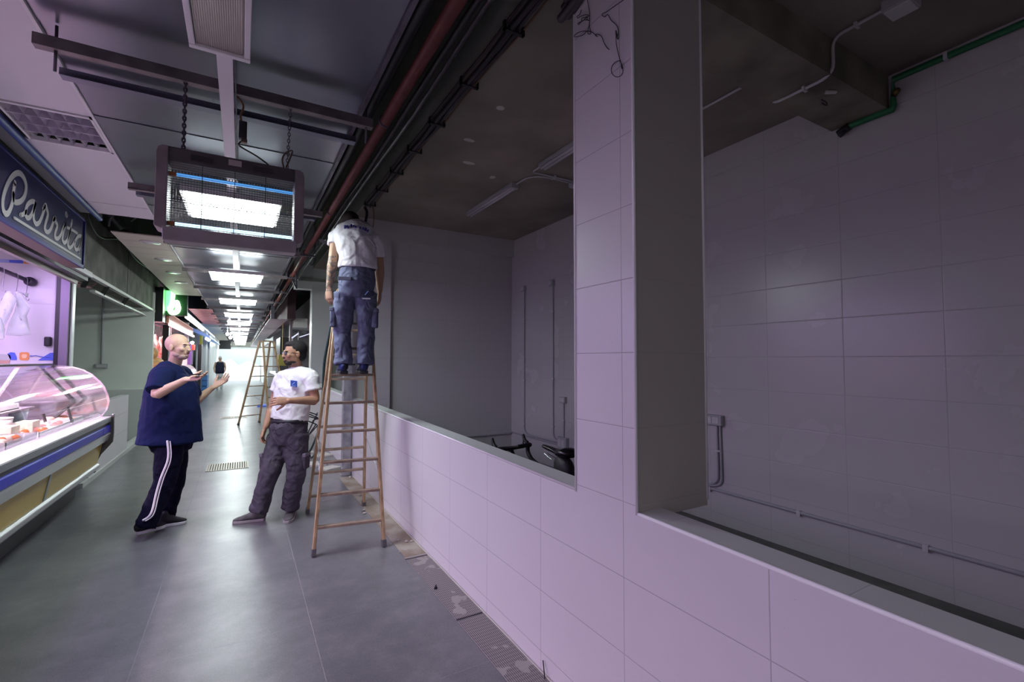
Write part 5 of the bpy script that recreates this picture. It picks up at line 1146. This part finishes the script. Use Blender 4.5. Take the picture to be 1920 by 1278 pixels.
# ---- the bearded man with glasses in the white t-shirt (standing)
SK2=skinmat('skin_tan',(.42,.235,.15)); WCOT=cloth('white_cotton',(.78,.77,.80),.03,7); GTR=cloth('grey_work_trousers',(.078,.070,.092),.045,9)
ha=at(545,662,'Y',5.16)
J=dict(side=V((.88,-.47,0)).normalized(),
 head=at(552,662,'Y',5.15),neck=at(557,690,'Y',5.20),chest=at(553,722,'Y',5.19),
 waist=at(543,782,'Y',5.16),hip=at(541,806,'Y',5.16),crotch=at(538,838,'Y',5.16),
 shr=at(529,707,'Y',5.28),elr=at(510,765,'Y',5.28),wrr=at(498,800,'Y',5.20),
 shl=at(582,704,'Y',5.04),ell=at(591,750,'Y',4.98),wrl=at(541,751,'Y',4.88),
 hir=at(524,826,'Y',5.22),knr=at(506,884,'Y',5.12),anr=at(487,950,'Y',5.13),
 hil=at(556,826,'Y',5.10),knl=at(556,884,'Y',5.06),anl=at(545,944,'Y',5.16))
P2=thing('person',(J['hip'].x,5.16,0),'dark-haired bearded man with glasses in a white t-shirt with small blue chest patch','person')
mb=MB(); torso_limbs(mb,J,1.0); F,U,R_=head(mb,J['head'],(-.97,-.24,-.04),1.03)
hand(mb,J['wrl'],V((-.95,-.05,.02)),V((.0,.9,-.3)),1,.4,(.5,.55,.6,.7),1.0)
hand(mb,J['wrr'],V((-.30,-.1,-.95)),V((.8,-.4,-.2)),1,.4,(.45,.5,.5,.55),1.0)
body=mb.build('body',SK2,P2); remesh(body,.0042,3)
headparts(J['head'],F,U,R_,1.03,body,brow=mat('hair_black',(.012,.010,.010),.8))
HB=mat('hair_black',(.012,.010,.010),.8); c=J['head']; s_=1.03
def hp_(mb,f,r,u,af,ar,au): mb.ell(c+(F*f+R_*r+U*u)*s_,[R_*ar*s_,F*af*s_,U*au*s_],20,14)
mb=MB(); hp_(mb,-.026,0,.040,.098,.083,.090); hp_(mb,.020,0,.085,.060,.060,.036); hp_(mb,-.060,0,-.020,.052,.066,.060); mb.ell(c+(F*.062+U*.088)*s_,[R_*.045,F*.02,U*.018],12,8)
o=mb.build('hair',HB,body); remesh(o,.006,3,.003,.02)
mb=MB(); hp_(mb,.055,0,-.088,.038,.044,.030); hp_(mb,.096,0,-.043,.009,.026,.006); hp_(mb,.090,0,-.072,.012,.020,.016); hp_(mb,.028,0,-.080,.050,.058,.022); mb.build('goatee',mat('beard_dark',(.035,.028,.025),.9,bump=.4,bscale=120),body)
gl_=MB()
for sd in (-1,1):
    q_=c+(F*.096+R_*sd*.033+U*.003)*s_
    ring=[q_+R_*(.024*math.cos(k*PI/8))+U*(.015*math.sin(k*PI/8)) for k in range(17)]; gl_.loft(ring,.0022,n=5,caps=False)
    gl_.loft([q_+R_*sd*.024+U*.004,c+(F*.06+R_*sd*.077+U*.004)*s_,c+(F*-.005+R_*sd*.084+U*.002)*s_],.0025,n=6)
gl_.cyl(c+(F*.100+R_*.010+U*.004)*s_,c+(F*.100-R_*.010+U*.004)*s_,.0022,n=6)
g_=gl_.build('glasses',BLKPL,body)
mb=MB()
for sd in (-1,1): mb.ell(c+(F*.096+R_*sd*.033+U*.003)*s_,[R_*.023,F*.0015,U*.014],14,6)
mb.build('lenses',mat('lens_blue',(.30,.45,.60),.05,trans=.6,spec=1.0),g_)
mb=MB(); s=J['side']
mb.loft([at(556,690,'Y',5.20),at(556,697,'Y',5.19),at(555,708,'Y',5.18),at(551,735,'Y',5.17),at(546,765,'Y',5.16),at(543,786,'Y',5.16)],
  [(.080,.070),(.185,.100),(.205,.118),(.188,.132),(.180,.130),(.187,.130)],n=24,side=s,sub=4,dome=False)
for k,fr in (('r',.48),('l',.62)):
    mb.loft([J['sh'+k]*.6+J['neck']*.4+V((0,0,-.05)),J['sh'+k]+V((0,0,-.012)),J['sh'+k]+(J['el'+k]-J['sh'+k])*fr*.6,J['sh'+k]+(J['el'+k]-J['sh'+k])*fr],[.078,.078,.076,.080],n=16,sub=3,dome=False)
o=mb.build('t_shirt',WCOT,P2); remesh(o,.009,4,.022,.09)
fr=s.cross(V((0,0,1))); 
if fr.y>0: fr=-fr
q_=at(551,719,'Y',5.02)
pt_=MB().obox(q_,s*.030+V((0,0,-.004)),V((0,0,.030)),fr*.006).build('chest_patch',mat('patch_blue',(.02,.07,.36),.6),P2)
mb=MB().bar(q_+fr*.007+s*-.014+V((0,0,-.008)),q_+fr*.007+s*.012+V((0,0,.012)),.004,.002).bar(q_+fr*.007+s*-.004+V((0,0,-.014)),q_+fr*.007+s*.010+V((0,0,.012)),.004,.002).box(0,0,0,0,0,0) if False else MB().bar(q_+fr*.0065-s*.016-V((0,0,.010)),q_+fr*.0065+s*.010+V((0,0,.014)),.006,.002,side=V((0,0,1))).bar(q_+fr*.0065-s*.020-V((0,0,.020)),q_+fr*.0065+s*.020-V((0,0,.022)),.005,.002,side=V((0,0,1)))
mb.build('patch_mark',mat('patch_light',(.30,.42,.75),.6),pt_)
MB().loft([J['waist']+V((0,0,-.012)),J['waist']+V((0,0,-.05))],[(.178,.137),(.178,.139)],n=24,side=s,dome=False).build('belt',mat('belt_black',(.015,.012,.02),.5),P2)
J['waist']=J['waist']+V((0,0,-.035))
trousers(P2,J,GTR,[.112,.110,.104,.092,.086,.084,.088],disp=.028,waist=(.172,.134))
for cx_,cy_,nm,dy in ((569,855,'l',-.105),(491,858,'r',-.04)):
    q_=at(cx_,cy_,'Y',5.10+dy*.3); k=nm
    mid=J['hi'+k]+(J['kn'+k]-J['hi'+k])*.62; sd=s if k=='l' else -s
    o=MB().obox(mid+sd*.088+V((0,0,-.01)),sd*.024,fr*.062,V((0,0,.075))).build('cargo_pocket',GTR,P2); remesh(o,.010,8)
    MB().obox(mid+sd*.096+V((0,0,.055)),sd*.016,fr*.066,V((0,0,.018))).build('pocket_flap',mat('flap_grey',(.17,.15,.19),.75),o,bevel=.006)
SHG=mat('shoe_grey_dusty',(.10,.095,.10),.8,var=.4,scale=20)
a_=fl(497,975); b_=fl(436,981); shoe(P2,a_,b_,(0,0,1),0,SHG,SOLEG)
a_=fl(551,960); b_=fl(537,980); shoe(P2,a_+V((0,.02,0)),b_+V((0,-.03,0)),(0,0,1),0,SHG,SOLEG)

# ---- the man standing on the ladder, seen from behind
SK3=mat('skin_tattooed',(.42,.25,.16),.5,bump=.05,bscale=60)
nt=SK3.node_tree; b=nt.nodes['Principled BSDF']; tc=nt.nodes.new('ShaderNodeTexCoord'); sp_=nt.nodes.new('ShaderNodeSeparateXYZ'); nt.links.new(tc.outputs['Object'],sp_.inputs[0])
nz=nt.nodes.new('ShaderNodeTexNoise'); nz.inputs['Scale'].default_value=26; nz.inputs['Detail'].default_value=5; nz.inputs['Distortion'].default_value=1.5; nt.links.new(tc.outputs['Object'],nz.inputs['Vector'])
msk=_math(nt,'MULTIPLY',_math(nt,'LESS_THAN',sp_.outputs[0],.72),_math(nt,'MULTIPLY',_math(nt,'LESS_THAN',sp_.outputs[2],2.50),_math(nt,'GREATER_THAN',sp_.outputs[2],2.18)))
mk2=_math(nt,'MULTIPLY',msk,_math(nt,'MULTIPLY',_math(nt,'GREATER_THAN',nz.outputs['Fac'],.47),.75))
mx=nt.nodes.new('ShaderNodeMix'); mx.data_type='RGBA'; nt.links.new(mk2,mx.inputs[0]); mx.inputs[6].default_value=(.42,.25,.16,1); mx.inputs[7].default_value=(.07,.075,.075,1); nt.links.new(mx.outputs[2],b.inputs['Base Color'])
BTR=cloth('slate_work_trousers',(.14,.155,.24),.045,9)
yl=4.33
J=dict(side=V((.93,-.37,0)).normalized(),
 head=at(655,424,'Y',4.52),neck=at(661,437,'Y',4.44),chest=at(666,450,'Y',4.36),
 waist=at(670,505,'Y',4.30),hip=at(669,535,'Y',4.29),crotch=at(667,562,'Y',4.30),
 shr=at(704,450,'Y',4.28),elr=at(712,500,'Y',4.35),wrr=at(712,545,'Y',4.45),
 shl=at(632,440,'Y',4.46),ell=at(624,487,'Y',4.42),wrl=at(617,538,'Y',4.40),
 hir=at(688,560,'Y',4.26),knr=at(687,622,'Y',4.33),anr=at(684,674,'Y',4.31),
 hil=at(646,560,'Y',4.34),knl=at(642,620,'Y',4.40),anl=at(644,674,'Y',4.36))
P3=thing('person',(J['hip'].x,4.32,1.44),'man seen from behind on the wooden ladder, white t-shirt, blue grey work trousers','person')
mb=MB(); torso_limbs(mb,J,.98); F,U,R_=head(mb,J['head'],(-.30,.85,-.35),1.0)
hand(mb,J['wrl'],V((.05,.02,-1)),V((.85,.5,0)),-1,.3,(.55,.6,.65,.7),1.05)
hand(mb,J['wrr'],V((0,.1,-1)),V((-.85,.5,0)),1,.3,(.5,.5,.5,.5),1.0)
body=mb.build('body',SK3,P3); remesh(body,.0045,3)
headparts(J['head'],F,U,R_,1.0,body,brow=HB)
c=J['head']; s_=1.0; mb=MB(); hp_(mb,-.024,0,.040,.102,.084,.090); hp_(mb,-.050,0,-.018,.058,.068,.060)
o=mb.build('hair',mat('hair_dark_brown',(.014,.010,.009),.8),body); remesh(o,.006,3,.003,.02)
mb=MB(); s=J['side']
mb.loft([at(661,424,'Y',4.45),at(663,429,'Y',4.42),at(665,438,'Y',4.37),at(668,460,'Y',4.31),at(671,485,'Y',4.29),at(671,503,'Y',4.29)],
  [(.080,.078),(.155,.100),(.178,.118),(.172,.124),(.164,.124),(.172,.134)],n=24,side=s,sub=4,dome=False)
for k,fr_ in (('r',.62),('l',.42)):
    mb.loft([J['sh'+k]*.6+J['neck']*.4+V((0,0,-.04)),J['sh'+k]+V((0,0,-.012)),J['sh'+k]+(J['el'+k]-J['sh'+k])*fr_*.6,J['sh'+k]+(J['el'+k]-J['sh'+k])*fr_],[.078,.074,.070,.072],n=16,sub=3,dome=False)
tee=mb.build('t_shirt',WCOT,P3); remesh(tee,.009,4,.026,.08)
PR=mat('print_navy',(.03,.03,.22),.7)
# printed word across the shoulders (too blurred to read: broken dark strokes)
for k,(x,y,w_,h_) in enumerate(((646,426,2.2,6),(650,424.5,3,2),(652,427,2,4),(658,423.5,2.4,4.5),(662,424.5,2.2,4),(666,426,2,3.4),(674,428,2.4,4),(680,429,2.4,4.6),(685,430.5,2.2,4.4),(689,433,2,3))):
    q_=at(x,y,'Y',4.262+.0017*(x-646)*-1+.03); sc_=.00478
    MB().obox(q_,V((w_*sc_/2,0,0)),V((0,.03,0)),V((0,0,h_*sc_/2))).build('shoulder_print',PR,tee)
fr=s.cross(V((0,0,1))); 
if fr.y>0: fr=-fr
MB().loft([J['waist']+V((0,0,.035)),J['waist']+V((0,0,.0))],[(.156,.126),(.160,.130)],n=28,side=s,dome=False).build('waistband',mat('waistband_dark',(.03,.03,.05),.7),P3)
trousers(P3,J,BTR,[.092,.092,.086,.078,.075,.073,.080],disp=.026,waist=(.152,.132))
q_=at(654,528,'Y',4.335)+fr*.19
MB().obox(J['hip']-s*.075+fr*.150+V((0,0,.035)),s*.055,V((0,0,.016)),fr*.010).build('back_pocket_flap',mat('flap_slate',(.16,.17,.25),.7),P3,bevel=.004)
MB().obox(J['hip']+s*.110+fr*.146+V((0,0,-.09)),s*.030,V((0,0,.034)),fr*.006).build('pocket_patch',mat('patch_navy',(.01,.015,.05),.6),P3)
MB().bar(J['hip']+s*.096+fr*.154+V((0,0,-.105)),J['hip']+s*.124+fr*.154+V((0,0,-.070)),.006,.002).build('patch_mark',mat('patch_light',(.30,.42,.75),.6),P3)
MB().obox(J['hip']+s*.108+fr*.147+V((0,0,-.135)),s*.034,V((0,0,.005)),fr*.006).build('patch_edge',mat('patch_white',(.6,.6,.65),.6),P3)
for k,sd in (('l',-1),('r',1)):
    mid=J['hi'+k]+(J['kn'+k]-J['hi'+k])*.60
    o=MB().obox(mid+s*(sd*.078)+fr*.02,s*.024,fr*.055,V((0,0,.085))).build('cargo_pocket',BTR,P3); remesh(o,.010,8)
    MB().obox(mid+s*(sd*.086)+fr*.02+V((0,0,.075)),s*.017,fr*.060,V((0,0,.018))).build('pocket_flap',mat('flap_slate',(.16,.17,.25),.7),o,bevel=.006)
SHB=mat('shoe_blue',(.010,.035,.20),.6,col2=(.02,.02,.025),scale=12)
for px_ in (645,683):
    a_=at(px_,703,'Y',4.31 if px_<660 else 4.28); a_.z=1.446
    shoe(P3,a_+V((-.005,-.02,0)),a_+V((.02,.25,0)),(0,0,1),0,SHB,SOLEB)

# ---- far figure by the end wall
c=V((-1.0,30,0)); P4=thing('person',(c.x,c.y,0),'tiny distant person in a dark jacket at the bright end of the aisle','person')
mb=MB().loft([c+V((0,0,.9)),c+V((0,0,1.2)),c+V((0,0,1.45))],[(.16,.12),(.18,.12),(.16,.09)],n=12,side=V((1,0,0)),sub=2)
for sd in (-1,1):
    mb.loft([c+V((sd*.09,0,.95)),c+V((sd*.10,0,.5)),c+V((sd*.10,.02,.05))],[.08,.06,.045],n=10,sub=2); mb.loft([c+V((sd*.20,0,1.42)),c+V((sd*.26,0,1.15)),c+V((sd*.22,-.1,.92))],[.05,.042,.03],n=10,sub=2)
mb.loft([c+V((0,0,1.42)),c+V((0,0,1.55))],.05,n=10); head(mb,c+V((0,0,1.64)),(.2,-1,0),1.0)
bd=mb.build('body',SK1,P4); remesh(bd,.012,2)
MB().loft([c+V((0,0,.85)),c+V((0,0,1.2)),c+V((0,0,1.47))],[(.20,.15),(.21,.14),(.17,.10)],n=14,side=V((1,0,0)),sub=2,dome=False).build('jacket',mat('jacket_navy',(.01,.012,.04),.7),P4)
MB().loft([c+V((0,0,.92)),c+V((0,0,.6))],[(.18,.13),(.17,.12)],n=14,side=V((1,0,0)),dome=False).loft([c+V((.1,0,.6)),c+V((.1,0,.06))],[.08,.06],n=10).loft([c+V((-.1,0,.6)),c+V((-.1,0,.06))],[.08,.06],n=10).build('trousers',mat('pale_trousers',(.75,.76,.78),.7),P4)
MB().ell(c+V((0,0.02,1.70)),[(.085,0,0),(0,.10,0),(0,0,.09)]).build('hair',mat('white_cap',(.8,.8,.8),.7),bd)
